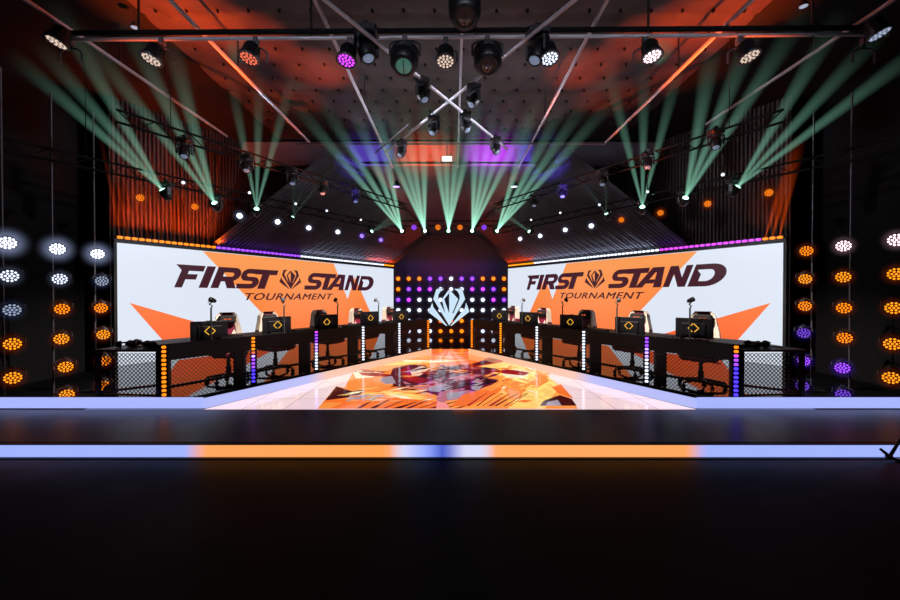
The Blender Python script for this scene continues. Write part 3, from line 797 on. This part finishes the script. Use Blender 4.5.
SP = {-1: [[(8, 243, 'brightwhite'), (10, 276, 'white'), (12, 310, 'dimwhite'), (12, 344, 'amber'), (12, 378, 'amber')],
           [(58, 249, 'brightwhite'), (60, 279, 'white'), (62, 309, 'orange'), (61, 339, 'amber'), (65, 367, 'amber'), (66, 395, 'amber')],
           [(98, 254, 'brightwhite'), (102, 281, 'dimwhite'), (101, 308, 'orange'), (103, 334.5, 'amber'), (104, 361, 'orange'), (103, 386, 'orange')]],
      1: [[(896, 240, 'pink'), (896, 274, 'amber'), (894, 308, 'amber'), (893, 344, 'amber'), (892, 378, 'amber')],
          [(843, 246, 'pink'), (843, 277, 'amber'), (844, 308, 'orange'), (845, 338, 'orange'), (843, 368, 'purple'), (844, 395, 'violet')],
          [(806, 251, 'orange'), (805, 279, 'amber'), (805, 306, 'orange'), (804, 333, 'violet'), (804, 361, 'purple'), (803, 386, 'violet')]]}
def halomat(name, col, st):
    m = bpy.data.materials.new(name); m.use_nodes = True; nt = m.node_tree; nt.nodes.clear()
    out = nt.nodes.new('ShaderNodeOutputMaterial'); e = nt.nodes.new('ShaderNodeEmission'); e.inputs['Color'].default_value = S(col)
    tc = nt.nodes.new('ShaderNodeTexCoord'); ln = nt.nodes.new('ShaderNodeVectorMath'); ln.operation = 'LENGTH'
    nt.links.new(tc.outputs['Object'], ln.inputs[0])
    a = nt.nodes.new('ShaderNodeMath'); a.operation = 'SUBTRACT'; a.use_clamp = True; a.inputs[0].default_value = 1; nt.links.new(ln.outputs['Value'], a.inputs[1])
    q = nt.nodes.new('ShaderNodeMath'); q.operation = 'POWER'; q.inputs[1].default_value = 2.6; nt.links.new(a.outputs[0], q.inputs[0])
    z = nt.nodes.new('ShaderNodeMath'); z.operation = 'MULTIPLY'; z.inputs[1].default_value = st; nt.links.new(q.outputs[0], z.inputs[0])
    nt.links.new(z.outputs[0], e.inputs['Strength']); nt.links.new(e.outputs[0], out.inputs['Volume'])
    b = MB(); b.ell((0, 0, 0), (1, 1, 1), m, 16); return b.data(name)
HAL = {'gw': halomat('haze_glow_white', (190, 205, 255), 5), 'gw2': halomat('haze_glow_white_soft', (190, 205, 255), 2), 'gw3': halomat('haze_glow_white_dim', (150, 175, 255), 1.2),
       'gp': halomat('haze_glow_pink', (255, 205, 220), 3), 'go': halomat('haze_glow_orange', (255, 100, 15), 2), 'gv': halomat('haze_glow_violet', (120, 50, 255), 4), 'gv3': halomat('haze_glow_violet_dim', (90, 40, 255), 1.5)}
def halo(parent, PM, p, rad, key):
    return put('haze_glow', HAL[key], parent, PM.inverted() @ T(p) @ Matrix.Scale(rad, 4))
CN = ['outermost', 'middle', 'inner']
SPW = {'brightwhite': 'bright white', 'white': 'white', 'dimwhite': 'dim white', 'amber': 'amber', 'orange': 'orange', 'pink': 'pinkish white', 'purple': 'purple', 'violet': 'dim violet'}
for sd in (-1, 1):
    for ci, Yc in enumerate((5.0, 5.62, 6.24)):
        col = SP[sd][ci]
        Xc = (col[1][0]-450)/F*Yc
        r = root('lamp_pole', T(Xc+sd*.2, Yc+.1, -.135), '%s vertical lamp pole beside the %s wall' % (CN[ci], SIDE[sd]), 'pole')
        b = MB(); b.cyl((0, 0, 0), (0, 0, 4.4), .012, STEELD, n=10); put('upright', b.data('upright'), r)
        b = MB(); b.box((0, 0, .012), (.3, .3, .02), BLK, bev=.004); put('base_plate', b.data('plate'), r)
        for k, (px, py, c) in enumerate(col):
            p = W(px, py, Yc); d = Vector((0, 0, CH-.2))-p
            d = d.normalized()+Vector((0, 0, -.5))
            r_, M_ = par(p, d, c, '%s lamp, %s from the top of the %s column by the %s wall' % (SPW[c], ORD[k], CN[ci], SIDE[sd]), 'lamps in columns along the side walls', 1.02)
            halo(r_, M_, p, .25 if c == 'brightwhite' else .18, {'brightwhite': 'gw', 'white': 'gw2', 'dimwhite': 'gw3', 'pink': 'gp', 'amber': 'go', 'orange': 'go', 'purple': 'gv', 'violet': 'gv3'}[c])
# back wall grid: 11 x 6
gr = ["OOOPPWPPOOO", "OPMMWWWMMPO", "PMWWWWWWWMP", "WWWWWWWWWWW", "WWWWOOOWWWW", "WWWWOOOWWWW"]
GC = {'O': 'orange', 'P': 'purple', 'M': 'magenta', 'W': 'white'}
LB = {}
b = MB(); b.lathe([(0, -.1), (.06, -.1), (.085, -.03), (.09, 0), (.078, .006), (.074, -.002), (0, -.002)], BLK, 14); GH = b.data('grid_lamp_housing')
for k, c in GC.items():
    b = MB(); b.lathe([(.068, 0), (.055, .018), (.03, .028), (.001, .032)], em(c), 12); LB[k] = b.data('grid_lens_'+c)
VDOWN = {'W': VWHT, 'P': volmat('haze_purple', (190, 60, 255), .7, 1.2)}
for j, row in enumerate(gr):
    py = [278.7, 289.2, 299.8, 310.2, 320.9, 331.2][j]
    for i, ch in enumerate(row):
        px = 398.2+i*10.58
        p = W(px, py, YW-.1)
        M = aim(p, (0, -1, 0))
        r = root('grid_lamp', M, '%s round lamp, %s row from the top and %s column of the back wall grid' % (GC[ch], ORD[j], ORD[i]), 'stage lamp', 'round lamps in the back wall grid')
        put('housing', GH, r); put('lens', LB[ch], r)
        halo(r, M, p, .2, {'O': 'go', 'P': 'gv', 'M': 'gv', 'W': 'gw2' if j < 4 else 'gw3'}[ch])
        if j == 0 and 2 <= i <= 8: beam(r, M, p+Vector((0, -.04, 0)), p+Vector((0, -.1, -.5)), .09, VDOWN['P' if i in (2, 3, 7, 8) else 'W'])

# freestanding emblem
YE = 12.9
EM_ = mat('emblem_glow', (20, 22, 26), .3, emit=(205, 230, 250), es=1.0)
r = root('emblem_sign', (W(449, 0, YE).x, YE, 0), 'glowing white gem-shaped emblem standing before the back wall', 'sign')
b = MB()
for pg in emb_pts(0, 1.0, 1.31, 1.2): b.prism([(x, -.02, z) for x, z in pg], (0, -.02, 0), EM_)
put('lit_emblem', b.data('emblem'), r)
b = MB()
for pg in emb_pts(0, 1.0, 1.34, 1.23): b.prism([(x, .0, z) for x, z in pg], (0, -.018, 0), BLK)
put('backing_frame', b.data('backing'), r)
b = MB(); b.box((0, .03, .36), (.04, .04, .72), BLK); b.box((0, .05, .012), (.5, .35, .02), BLK); b.box((0, .03, .75), (.5, .03, .03), BLK); put('stand', b.data('stand'), r)

# ---------------------------------------------------------------- overhead pipes and rails
def pipe(name, p, q, rad, m, label, cat, hang=True, group=None):
    p, q = Vector(p), Vector(q); mid = (p+q)/2
    r = root(name, T(mid), label, cat, group)
    b = MB(); b.cyl(p-mid, q-mid, rad, m, n=12); put('tube', b.data('tube'), r)
    return r, mid
# strut rails running into the depth
rails = [((88, 42), (228, 137)), ((170, 0), (310, 143)), ((315, 0), (398, 178)), ((461, 60), (457, 188)), ((588, 36), (508, 187)), ((752, 0), (603, 145)), ((800, 62), (705, 125))]
for i, (a, c) in enumerate(rails):
    p, q = H(a[0], a[1], 3.3), H(c[0], c[1], 3.3)
    if p.y > 4.2: p = p+(p-q)*((p.y-3.6)/(q.y-p.y))
    r = root('ceiling_rail', T(p), '%s long ceiling rail counted from the left, running toward the back' % ORD[i], 'ceiling rail', 'strut rails under the ceiling')
    d = q-p
    b = MB()
    Mx = aim((0, 0, 0), d)
    b.box((0, 0, d.length/2), (.034, .034, d.length), STEEL, Mx); put('rail_channel', b.data('rail'), r)
    b = MB(); b.cyl((0, 0, 0), (0, 0, CH+3.85-p.z+.02), .012, BLK); put('hanger_rod', b.data('hanger'), r)
    b = MB(); b.cyl(d*.45, d*.45+Vector((0, 0, .55)), .012, BLK); put('hanger_rod', b.data('hanger'), r)
# front cross pipe
r, mid = pipe('cross_pipe', H(50, 41.5, 3.12), W(885, 36, 4.9), .021, STEEL, 'thick cross pipe carrying the front row of lamps', 'pipe')
b = MB(); b.cyl(H(50, 41.5, 3.12)-mid+Vector((0, .0, .08)), W(885, 36, 4.9)-mid+Vector((0, 0, .08)), .03, BLKM); 
for x in (-4, -1.9, .1, 2.2, 4.2): b.cyl((x, 0, 0), (x, 0, .62), .014, BLK)
put('cable_tray', b.data('tray'), r)
r, mid = pipe('cross_pipe', H(296, 144.5, 3.2), H(604, 144, 3.2), .022, STEELD, 'thin cross pipe just in front of the coloured bulkhead', 'pipe')
for x in (-2.4, 2.4):
    b = MB(); b.cyl((x, 0, 0), (x, 0, .62), .012, BLK); put('hanger_rod', b.data('hanger'), r)
xa0, xa1 = H(300, -19, 3.0), H(507, 149.5, 3.0)
xb0, xb1 = H(594, -14, 3.06), H(385, 153.5, 3.06)
pipe('cross_pipe', xa0, xa1, .023, STEEL, 'diagonal pipe of the ceiling X running from the left front', 'pipe')
pipe('cross_pipe', xb0, xb1, .023, STEEL, 'diagonal pipe of the ceiling X running from the right front', 'pipe')
pipe('cross_pipe', xb1+Vector((-.18, -.1, -.03)), xb1+(xb0-xb1)*.3+Vector((-.18, -.1, -.03)), .018, STEELD, 'short thin pipe lying beside the far left end of the ceiling X', 'pipe')

# trusses carrying the rear lamps
def truss(p, q, label, ht=.0):
    p, q = Vector(p), Vector(q); mid = (p+q)/2; d = q-p
    r = root('lighting_truss', T(mid), label, 'truss')
    b = MB()
    for dz in (0, .16): b.cyl(p-mid+Vector((0, 0, dz)), q-mid+Vector((0, 0, dz)), .018, BLKM, n=8)
    put('chord', b.data('chord'), r)
    b = MB(); n = int(d.length/.22)
    for k in range(n):
        a = p-mid+d*(k/n); c = p-mid+d*((k+1)/n)
        if k % 2: b.cyl(a, c+Vector((0, 0, .16)), .008, BLKM, n=6)
        else: b.cyl(a+Vector((0, 0, .16)), c, .008, BLKM, n=6)
    put('lacing', b.data('lacing'), r)
    for k in (.1, .9):
        b = MB(); a = p-mid+d*k; b.cyl(a+Vector((0, 0, .16)), a+Vector((0, 0, .16+HC-2.3)), .006, BLKM, n=6)
        put('hanger_rod', b.data('rod'), r)
def rowp(X0, px, h=None, py=None):
    xx = px if px < 450 else 900-px
    Y = X0/((xx-450)/F-.57735)
    return W(px, py, Y)
truss((-5.9, 5.3, CH+1.92), (-1.6, 12.6, CH+1.98), 'thin black truss above the left screen carrying beam lamps')
truss((5.9, 5.3, CH+1.92), (1.6, 12.6, CH+1.98), 'thin black truss above the right screen carrying beam lamps')
truss((-1.7, 12.6, CH+2.2), (1.7, 12.6, CH+2.2), 'short black truss spanning the middle above the back wall')
truss((-4.4, 5.3, CH+2.3), (-1.2, 11.0, CH+2.36), 'upper black truss over the left desks with dim lamps')
truss((4.4, 5.3, CH+2.3), (1.2, 11.0, CH+2.36), 'upper black truss over the right desks with dim lamps')

# pars on the rear trusses
LP = [(141, 198, 'orange'), (195.5, 207, 'orange'), (240, 216, 'white'), (278, 222, 'white'), (309, 228, 'white'), (338, 232, 'white'), (362, 236, 'lilac'), (381, 240, 'lilac')]
RP = [(768, 193, 'orange'), (707, 204, 'orange'), (660, 213, 'orange'), (621, 220, 'orange'), (591, 226, 'white'), (565, 230, 'white'), (540, 236, 'white'), (520, 239, 'white')]
for sd, lst in ((-1, LP), (1, RP)):
    for k, (px, py, c) in enumerate(lst):
        p = rowp(-8.8, px, py=py); d = (Vector((0, 0, 1.2))-p).normalized()+Vector((0, 0, -.15))
        r_, M_ = par(p, d, 'brightwhite' if c == 'white' else c, '%s lamp, %s from the outer end of the row above the %s screen' % (c, ORD[k], SIDE[sd]), 'lamps in the rows above the screens', .68)
        halo(r_, M_, p, .17, {'white': 'gw2', 'orange': 'go', 'lilac': 'gv'}[c])
for k, (px, c) in enumerate([(414, 'purple'), (438, 'orange'), (460, 'orange'), (484, 'purple')]):
    p = W(px, 227.5, 12.4); par(p, (-p.x*.1, -1, -.25), c, '%s lamp in the middle row above the back wall, %s from the left' % (c, ORD[k]), 'lamps in the middle row', 1.0)

# moving heads with haze beams
b = MB(); b.box((0, 0, .0), (.2, .16, .07), BLK, bev=.015); b.cyl((0, 0, -.03), (0, 0, -.06), .06, BLK, n=14); b.box((0, 0, .055), (.05, .05, .06), BLK); MHB = b.data('mover_base')
b = MB()
for s in (-1, 1): b.box((s*.1, 0, -.13), (.028, .08, .15), BLK, bev=.012)
b.box((0, 0, -.07), (.2, .08, .03), BLK, bev=.01); MHY = b.data('mover_yoke')
b = MB(); b.lathe([(0, -.1), (.05, -.1), (.075, -.06), (.078, .02), (.07, .075), (.06, .09), (.052, .09), (.05, .08), (0, .078)], BLK, 18); MHH = b.data('mover_head')
MHL = {}
def mover(p, d, c, label, group, beams=(), scale=1.0, name='moving_head', vol=None, rad=.14):
    # p is where the lens sits
    p = Vector(p); dn = Vector(d).normalized()
    beams = [(p+(Vector(q[0])-p)*.97,)+tuple(q[1:]) for q in beams]
    hc = p-dn*.085*scale
    M = T(hc+Vector((0, 0, .17*scale)))
    r = root(name, M @ Matrix.Scale(scale, 4), label, 'moving light', group)
    MM = M @ Matrix.Scale(scale, 4)
    yaw = math.atan2(dn.x, -dn.y) if abs(dn.x)+abs(dn.y) > .01 else 0
    put('base', MHB, r); put('yoke', MHY, r, RZ(yaw))
    hd = put('head', MHH, r, aim((0, 0, -.17), dn))
    if c not in MHL:
        q = MB(); q.lathe([(.05, .0), (.045, .01), (.02, .02), (.001, .022)], em(c) if c in COL else c, 14); MHL[c] = q.data('mover_lens')
    put('lens', MHL[c], hd, T(0, 0, .078))
    for bb in beams:
        e, rr = bb[0], bb[1]; v = bb[2] if len(bb) > 2 else vol
        beam(r, MM, p+(Vector(e)-p).normalized()*.02, e, rr, v)
    return r
VG = volmat('haze_green', (150, 222, 190), 1.15, 1.7)
VG2 = volmat('haze_green_long', (155, 228, 196), 1.7, 1.8)
VGF = volmat('haze_green_faint', (140, 205, 180), .3, 1.6)
def E(px, py, h=3.6): return H(px, py, h)
side_m = [
 (-1, 163, 190, [(0, 42), (28, 30), (44, -18)], 1.0, .17),
 (-1, 215, 203, [(66, 12), (112, -10), (165, 15)], 1.0, .18),
 (-1, 257, 209, [(228, 60), (261, 55), (300, 55)], 1.0, .13),
 (-1, 293, 217, [(296, 160), (308, 172), (336, 163)], .6, .12),
 (1, 737, 187, [(850, -5), (895, 15), (960, 18)], 1.0, .17),
 (1, 685, 198, [(716, 20), (765, 0), (820, -15)], 1.0, .18),
 (1, 642, 207, [(600, 42), (643, 40), (686, 35)], 1.0, .14),
 (1, 606, 214, [(570, 165), (604, 160)], .6, .12),
]
for k, (sd, px, py, ends, s, rd) in enumerate(side_m):
    p = rowp(-8.8, px, py=py); faint = s < 1
    es = []
    for (ex, ey) in ends:
        e = E(ex, ey, 3.7 if not faint else 2.9); es.append((e, rd*(.8 if faint else 1), VGF if faint else VG))
    avg = sum((x[0] for x in es), Vector())/len(es)
    lab = '%s moving head fanning %s green beams above the %s screen' % (('outermost', 'second outermost', 'third outermost', 'fourth outermost')[k % 4], 'faint' if faint else 'bright', SIDE[sd])
    mover(p, avg-p, 'green', lab, 'moving heads with green beams', es, s if s == 1 else .8)
cen = [(402, [(342, 160), (358, 160), (374, 160), (387, 160)]), (425, [(394, 160), (404, 160), (413, 160), (424, 160)]), (448.5, [(437, 160), (446, 160), (456, 160), (465, 160)]),
       (472, [(475, 160), (485, 160), (495, 160), (507, 160)]), (497, [(518, 162), (534, 160), (546, 160), (560, 160)])]
for k, (px, ends) in enumerate(cen):
    p = W(px, 231, 12.5); es = []
    for (ex, ey) in ends:
        t = (231-78)/(231-ey); e = E(px+(ex-px)*t, 78, 3.5); es.append((e, .17, VG2))
    avg = sum((x[0] for x in es), Vector())/len(es)
    mover(p, avg-p, 'green', 'moving head with four upward green beams in the middle row, %s from the left' % ORD[k], 'moving heads in the middle row', es, 1.0)
for px, ends, sd in ((372, [(412, 203), (418, 212)], -1), (529, [(478, 196), (492, 205)], 1)):
    p = rowp(-8.8, px, py=231.5)
    es = [(W(ex, ey, 10.5), .16, VGF) for ex, ey in ends]
    mover(p, es[0][0]-p, 'green', 'small moving head with faint beams crossing toward the middle from the %s truss' % SIDE[sd], 'crossing moving heads', es, .9)
# dim upper row and pin lamps
DIMG = mat('dim_lens', (120, 140, 160), .3, emit=(130, 150, 180), es=.45); COL['dimlens'] = None
MHL['dimlens'] = None
q = MB(); q.lathe([(.05, .0), (.045, .01), (.02, .02), (.001, .022)], DIMG, 14); MHL['dimlens'] = q.data('mover_lens_dim')
up = {-1: [(185, 157), (247, 171), (293, 184), (323, 194), (356, 202)], 1: [(715, 148), (647, 168), (602, 185), (562, 197), (534, 206)]}
for sd in (-1, 1):
    for k, (px, py) in enumerate(up[sd]):
        p = rowp(-7.2, px, py=py)
        mover(p, (-p.x*.05, -.4, -1), 'dimlens', 'unlit moving head, %s from the outer end of the upper %s truss' % (ORD[k], SIDE[sd]), 'unlit moving heads on the upper trusses', (), .95)
pins = {-1: [(184, 183), (250, 193), (296, 204), (327, 211), (361, 220)], 1: [(722, 175), (647, 192), (599, 205), (560, 213), (531, 220)]}
b = MB(); b.lathe([(0, -.06), (.03, -.06), (.036, 0), (.03, .002), (0, 0)], BLK, 12); PINH = b.data('pin_housing')
b = MB(); b.lathe([(.028, .0), (.018, .01), (.001, .013)], em('white'), 10); PINL = b.data('pin_lens')
b = MB(); b.cyl((0, 0, -.05), (0, .12, -.06), .008, BLK, n=6); b.cyl((0, .12, -.06), (0, .3, .2), .006, BLK, n=6); PINA = b.data('pin_arm')
for sd in (-1, 1):
    for k, (px, py) in enumerate(pins[sd]):
        p = rowp(-8.0, px, py=py)
        r = root('pin_spot', aim(p, Vector((0, 0, CH))-p), 'tiny white pin spot, %s from the outer end above the %s desks' % (ORD[k], SIDE[sd]), 'stage lamp', 'pin spots above the desks')
        put('housing', PINH, r); put('lens', PINL, r); put('bracket', PINA, r)

# discs: downlights hanging from the rails and at the ceiling edges
b = MB(); b.lathe([(0, .14), (.05, .14), (.09, .06), (.11, 0), (.1, -.004), (.094, .004), (0, .006)], BLK, 18); DLH = b.data('downlight_shell')
DLC = {}
for c in ('lilac', 'white', 'dimwhite'):
    b = MB(); b.lathe([(.09, 0), (.06, -.012), (.001, -.016)], em(c), 16); DLC[c] = b.data('downlight_lens_'+c)
b = MB(); b.cyl((0, 0, .13), (0, 0, .9), .008, BLK, n=6); b.tube([(-.11, 0, .03), (-.11, 0, .16), (.11, 0, .16), (.11, 0, .03)], .007, BLK, 6); DLY = b.data('downlight_yoke')
for (px, py, h, c, lab) in ((396.5, 187, 2.95, 'lilac', 'round downlight glowing lilac near the end of the left middle rail'), (514, 187, 2.95, 'white', 'round downlight glowing white near the end of the right middle rail'),
                           (340, 187, 2.9, 'dimwhite', 'dim round downlight left of the lilac one'), (571, 187, 2.9, 'dimwhite', 'dim round downlight right of the white one'),
                           (137, 29.5, 3.6, 'dimwhite', 'dim round downlight high above the left part of the front pipe'), (801, 8.5, 3.6, 'dimwhite', 'dim round downlight high above the right part of the front pipe'),
                           (185, 183, 2.0, 'dimwhite', None)):
    if not lab: continue
    p = H(px, py, h); r = root('downlight', T(p) @ Matrix.Scale(.5 if h > 3.5 else 1, 4), lab, 'lamp'); put('shell', DLH, r); put('lens', DLC[c], r); put('yoke', DLY, r, Matrix.Diagonal((1, 1, min(1, (HC-h)/.9*(2 if h > 3.5 else 1)+.02), 1)))
# small lit box sign
p = H(447, 159.5, 2.85)
r = root('hanging_sign', T(p), 'small glowing white box hanging from a thin rod before the coloured bulkhead', 'sign')
b = MB(); b.box((0, 0, 0), (.21, .05, .11), mat('sign_lit', (200, 190, 180), .4, emit=(255, 244, 232), es=1.2), bev=.008); put('lit_box', b.data('box'), r)
b = MB(); b.box((0, .01, 0), (.225, .045, .125), BLK); b.cyl((0, 0, .06), (0, 0, .36), .01, BLK); put('bracket', b.data('bracket'), r)

# front row of lamps on the cross pipe
b = MB(); b.box((0, 0, 0), (.06, .07, .09), STEELD, bev=.01); b.cyl((0, 0, -.04), (0, 0, -.1), .014, BLK); CLP = b.data('pipe_clamp')
b = MB(); b.tube([(-.135, 0, -.26), (-.135, 0, -.14), (-.07, 0, -.09), (.07, 0, -.09), (.135, 0, -.14), (.135, 0, -.26)], .012, STEELD, 6); FYK = b.data('front_yoke')
b = MB(); b.lathe([(0, -.2), (.06, -.2), (.085, -.17), (.09, -.08), (.115, -.03), (.12, .0), (.112, .004), (.104, -.004), (0, -.004)], BLK, 22)
for k in range(10):
    a = k*math.pi/5; b.box((.088*math.cos(a), .088*math.sin(a), -.12), (.02, .006, .09), BLK, RZ(0))
FPH = b.data('front_par_housing')
b = MB(); b.lathe([(.104, -.003), (.12, -.003), (.122, .008), (.108, .01), (.104, .004)], STEELD, 22); FRM = b.data('front_par_rim')
FH = {}
front = [(59, 44, 'warm', (-.5, -.6)), (153, 61, 'warm', (-.35, -.6)), (250, 60, 'red', (-.25, -.65)), (347, 62, 'magenta', (-.2, -.6)), (445.5, 63, 'warm', (0, -.7)), (549, 60, 'white', (.15, -.6)), (651, 58, 'pink', (.2, -.7)), (748, 58, 'warm', (.3, -.65)), (877, 36, 'dimwhite', (.5, -.6))]
FN = {'warm': 'warm white', 'red': 'reddish', 'magenta': 'magenta', 'white': 'cool white', 'pink': 'pinkish', 'dimwhite': 'dim white'}
for k, (px, py, c, (dx, dz)) in enumerate(front):
    p = W(px, py, 4.72)
    d = Vector((dx*.6, -.22, -.95)).normalized()
    top = Vector((p.x+.0, 4.9, CH+3.1))
    r = root('par_lamp', T(top), '%s front lamp under the cross pipe, %s from the left' % (FN[c], ORD[k]), 'stage lamp', 'lamps along the front cross pipe')
    put('clamp', CLP, r); put('yoke', FYK, r, RZ(math.atan2(-dx, .8)*-1) if False else Matrix.Identity(4))
    Mh = aim(p-top, d)
    put('housing', FPH, r, Mh); put('rim', FRM, r, Mh)
    if c not in FH: FH[c] = hexdots(c, .1, .0135)
    put('led_lenses', FH[c], r, Mh)
# big round fresnels
FGL = mat('fresnel_glass', (60, 95, 85), .12, .0, emit=(90, 150, 130), es=.35)
FGD = mat('fresnel_glass_dark', (40, 30, 28), .1, emit=(60, 40, 36), es=.25)
b = MB(); b.lathe([(0, -.3), (.07, -.3), (.13, -.26), (.165, -.18), (.17, -.1), (.15, -.03), (.11, .0), (.1, .0), (.095, -.012), (0, -.014)], BLK, 24)
for k in range(6): b.lathe([(.166-.004*k, -.26+.02*k-.004), (.176-.003*k, -.26+.02*k), (.166-.004*k, -.26+.02*k+.004)], BLK, 24)
FRH = b.data('fresnel_housing')
FLN = {}
for n_, m_ in (('g', FGL), ('d', FGD)):
    b = MB(); b.lathe([(.093, -.008), (.07, .008), (.03, .018), (.001, .02)], m_, 20); b.box((0, 0, .02), (.012, .17, .006), BLK); FLN[n_] = b.data('fresnel_lens_'+n_)
b = MB(); b.tube([(-.18, 0, -.2), (-.18, 0, -.06), (-.1, 0, -.02), (.1, 0, -.02), (.18, 0, -.06), (.18, 0, -.2)], .014, BLK, 6); FRY = b.data('fresnel_yoke')
for px, py, Y, g, up_, lab in ((404, 68, 4.75, 'g', 3.1, 'large round black lamp with greenish lens left of the middle front lamp'), (488, 67, 4.75, 'd', 3.1, 'large round black lamp with dark lens right of the middle front lamp'), (465, 19, 4.2, 'd', 3.4, 'large round black lamp above the cross pipe at the top middle')):
    p = W(px, py, Y); top = Vector((p.x, Y+.12, CH+up_)); d = Vector((.0, -.55, -.85)).normalized()
    r = root('fresnel_lamp', T(top), lab, 'stage lamp'); Mh = aim(p-top, d)
    put('clamp', CLP, r); put('yoke', FRY, r)
    put('housing', FRH, r, Mh); put('lens', FLN[g], r, Mh)
# black profile movers on the front pipe
for px, py, lab in ((369, 60, 'black moving head on the front pipe beside the magenta lamp'), (534, 62, 'black moving head on the front pipe beside the cool white lamp')):
    p = W(px, py, 4.75)
    mover(p, (.25 if px < 400 else -.35, -.25, -.9), 'dimlens', lab, None, (), 1.35)
# movers under the X
for k, (px, py, tx) in enumerate([(425, 101, .4), (471, 106, -.5), (432, 134, -.4), (467.5, 131, .45), (400, 156, -.45), (497, 153, .4)]):
    Y = 2.72*F/(296-py); p = W(px, py, Y)
    mover(p, (tx, -.35, -1), 'dimlens', 'black moving head under the ceiling X, %s' % ('near left', 'near right', 'just left past the crossing', 'just right past the crossing', 'at its far left tip', 'at its far right tip')[k], 'moving heads under the ceiling X', (), 1.05)
# tripod foot at the right end of the stage edge
r = root('light_stand', T(W(899, 449, 3.62)), 'foot of a black tripod stand at the far right end of the front light strip', 'stand')
M0 = W(899, 449, 3.62)
b = MB()
for a, c in (((882, 449.5), (890, 456)), ((902, 440), (891, 458)), ((889, 457), (903, 462))):
    b.cyl(W(a[0], a[1], 3.62)-M0, W(c[0], c[1], 3.6)-M0, .011, BLK, .014)
b.ell(W(891, 457.5, 3.6)-M0, (.03, .03, .02), BLK)
put('tripod_leg', b.data('tripod_leg'), r)
b = MB(); b.cyl(W(906, 458, 3.7)-M0, W(906, 300, 3.7)-M0, .014, BLK); b.cyl(W(906, 458, 3.7)-M0, W(900, 461, 3.62)-M0, .012, BLK); put('pole', b.data('pole'), r)

# ---------------------------------------------------------------- light
for sd in (-1, 1):
    X_ = (lambda q: q) if sd < 0 else (lambda q: 900-q)
    for tx, ty, e, a in ((185, 22, 3000, 17), (255, 40, 1500, 12), (318, 72, 1500, 13), (215, 75, 900, 14), (290, 100, 600, 14), (150, 8, 1400, 14)):
        t = H(X_(tx), ty, 3.85); spot((t.x*.55, t.y+.3, .8), t, (255, 84, 12), e*2.8, a*1.45, 1.0)
    for tx, ty, e, a in ((245, 55, 500, 9), (300, 88, 500, 8), (335, 60, 300, 8)):
        t = H(X_(tx), ty, 3.85); spot((sd*4.4, 8.6, 3.1), t, (140, 255, 210), e*.25, a, .6)
    spot((sd*.9, 5.7, 4.5), (sd*4.4, 7.0, .9), (255, 240, 230), 2200, 44, .8)  # added spot brightening the outer chairs; no fixture stands here
    spot((sd*.2, 7.0, 4.4), (sd*2.6, 10.2, .9), (255, 240, 230), 2200, 44, .8)  # added spot for the inner chairs, likewise without a fixture
    area((sd*4.2, 6.6, CH+2.7), (-sd, .05, .12), (235, 238, 255), 34, .3, .3, spread=50)  # added side fill so the X pipes and rails catch highlights
spot((0, 5.0, .5), (0, 6.0, 5.2), (190, 150, 190), 80, 80, .9)  # added spot from floor level onto the ceiling X; no lamp stands there
spot((-1.2, 7.2, 2.6), (-.6, 10.1, 4.95), (255, 90, 40), 2800, 27, 1)
spot((1.0, 7.2, 2.6), (1.05, 10.1, 4.95), (200, 50, 255), 2900, 25, 1)
spot((-2.2, 7.2, 2.6), (-2.1, 10.1, 4.95), (110, 80, 255), 1400, 26, 1)
spot((2.4, 7.2, 2.6), (2.2, 10.1, 4.95), (110, 80, 255), 1400, 26, 1)
spot((0, 9.5, 1.6), (0, 13.2, 3.9), (255, 60, 15), 300, 70, .8)
area((0, 4.6, .3), (0, .3, 1), (220, 220, 240), 10, 6, .4)  # added upward fill that lifts the dark pipes and rails
area((0, 13.0, 2.45), (0, .5, -.85), (110, 80, 255), 12, 3.4, .2)  # added purple wash standing in for the grid lamps' glow on the panel
area((0, 13.0, .1), (0, .8, .4), (255, 120, 60), 3, 3.4, .2)  # added warm wash tinting the lower part of the back panel
for sd in (-1, 1): spot((sd*5.6, 4.2, 2.6), (sd*4.0, 4.2, 0), (255, 90, 30) if sd < 0 else (255, 70, 40), 160, 40, 1)  # added spots imitating orange lamp reflections at the deck ends
area((0, 2.6, CH+3.2), (0, 1, -.05), (230, 235, 255), 10, 8, .1, spread=50)  # added unseen fill lighting the front pipe and its lamps
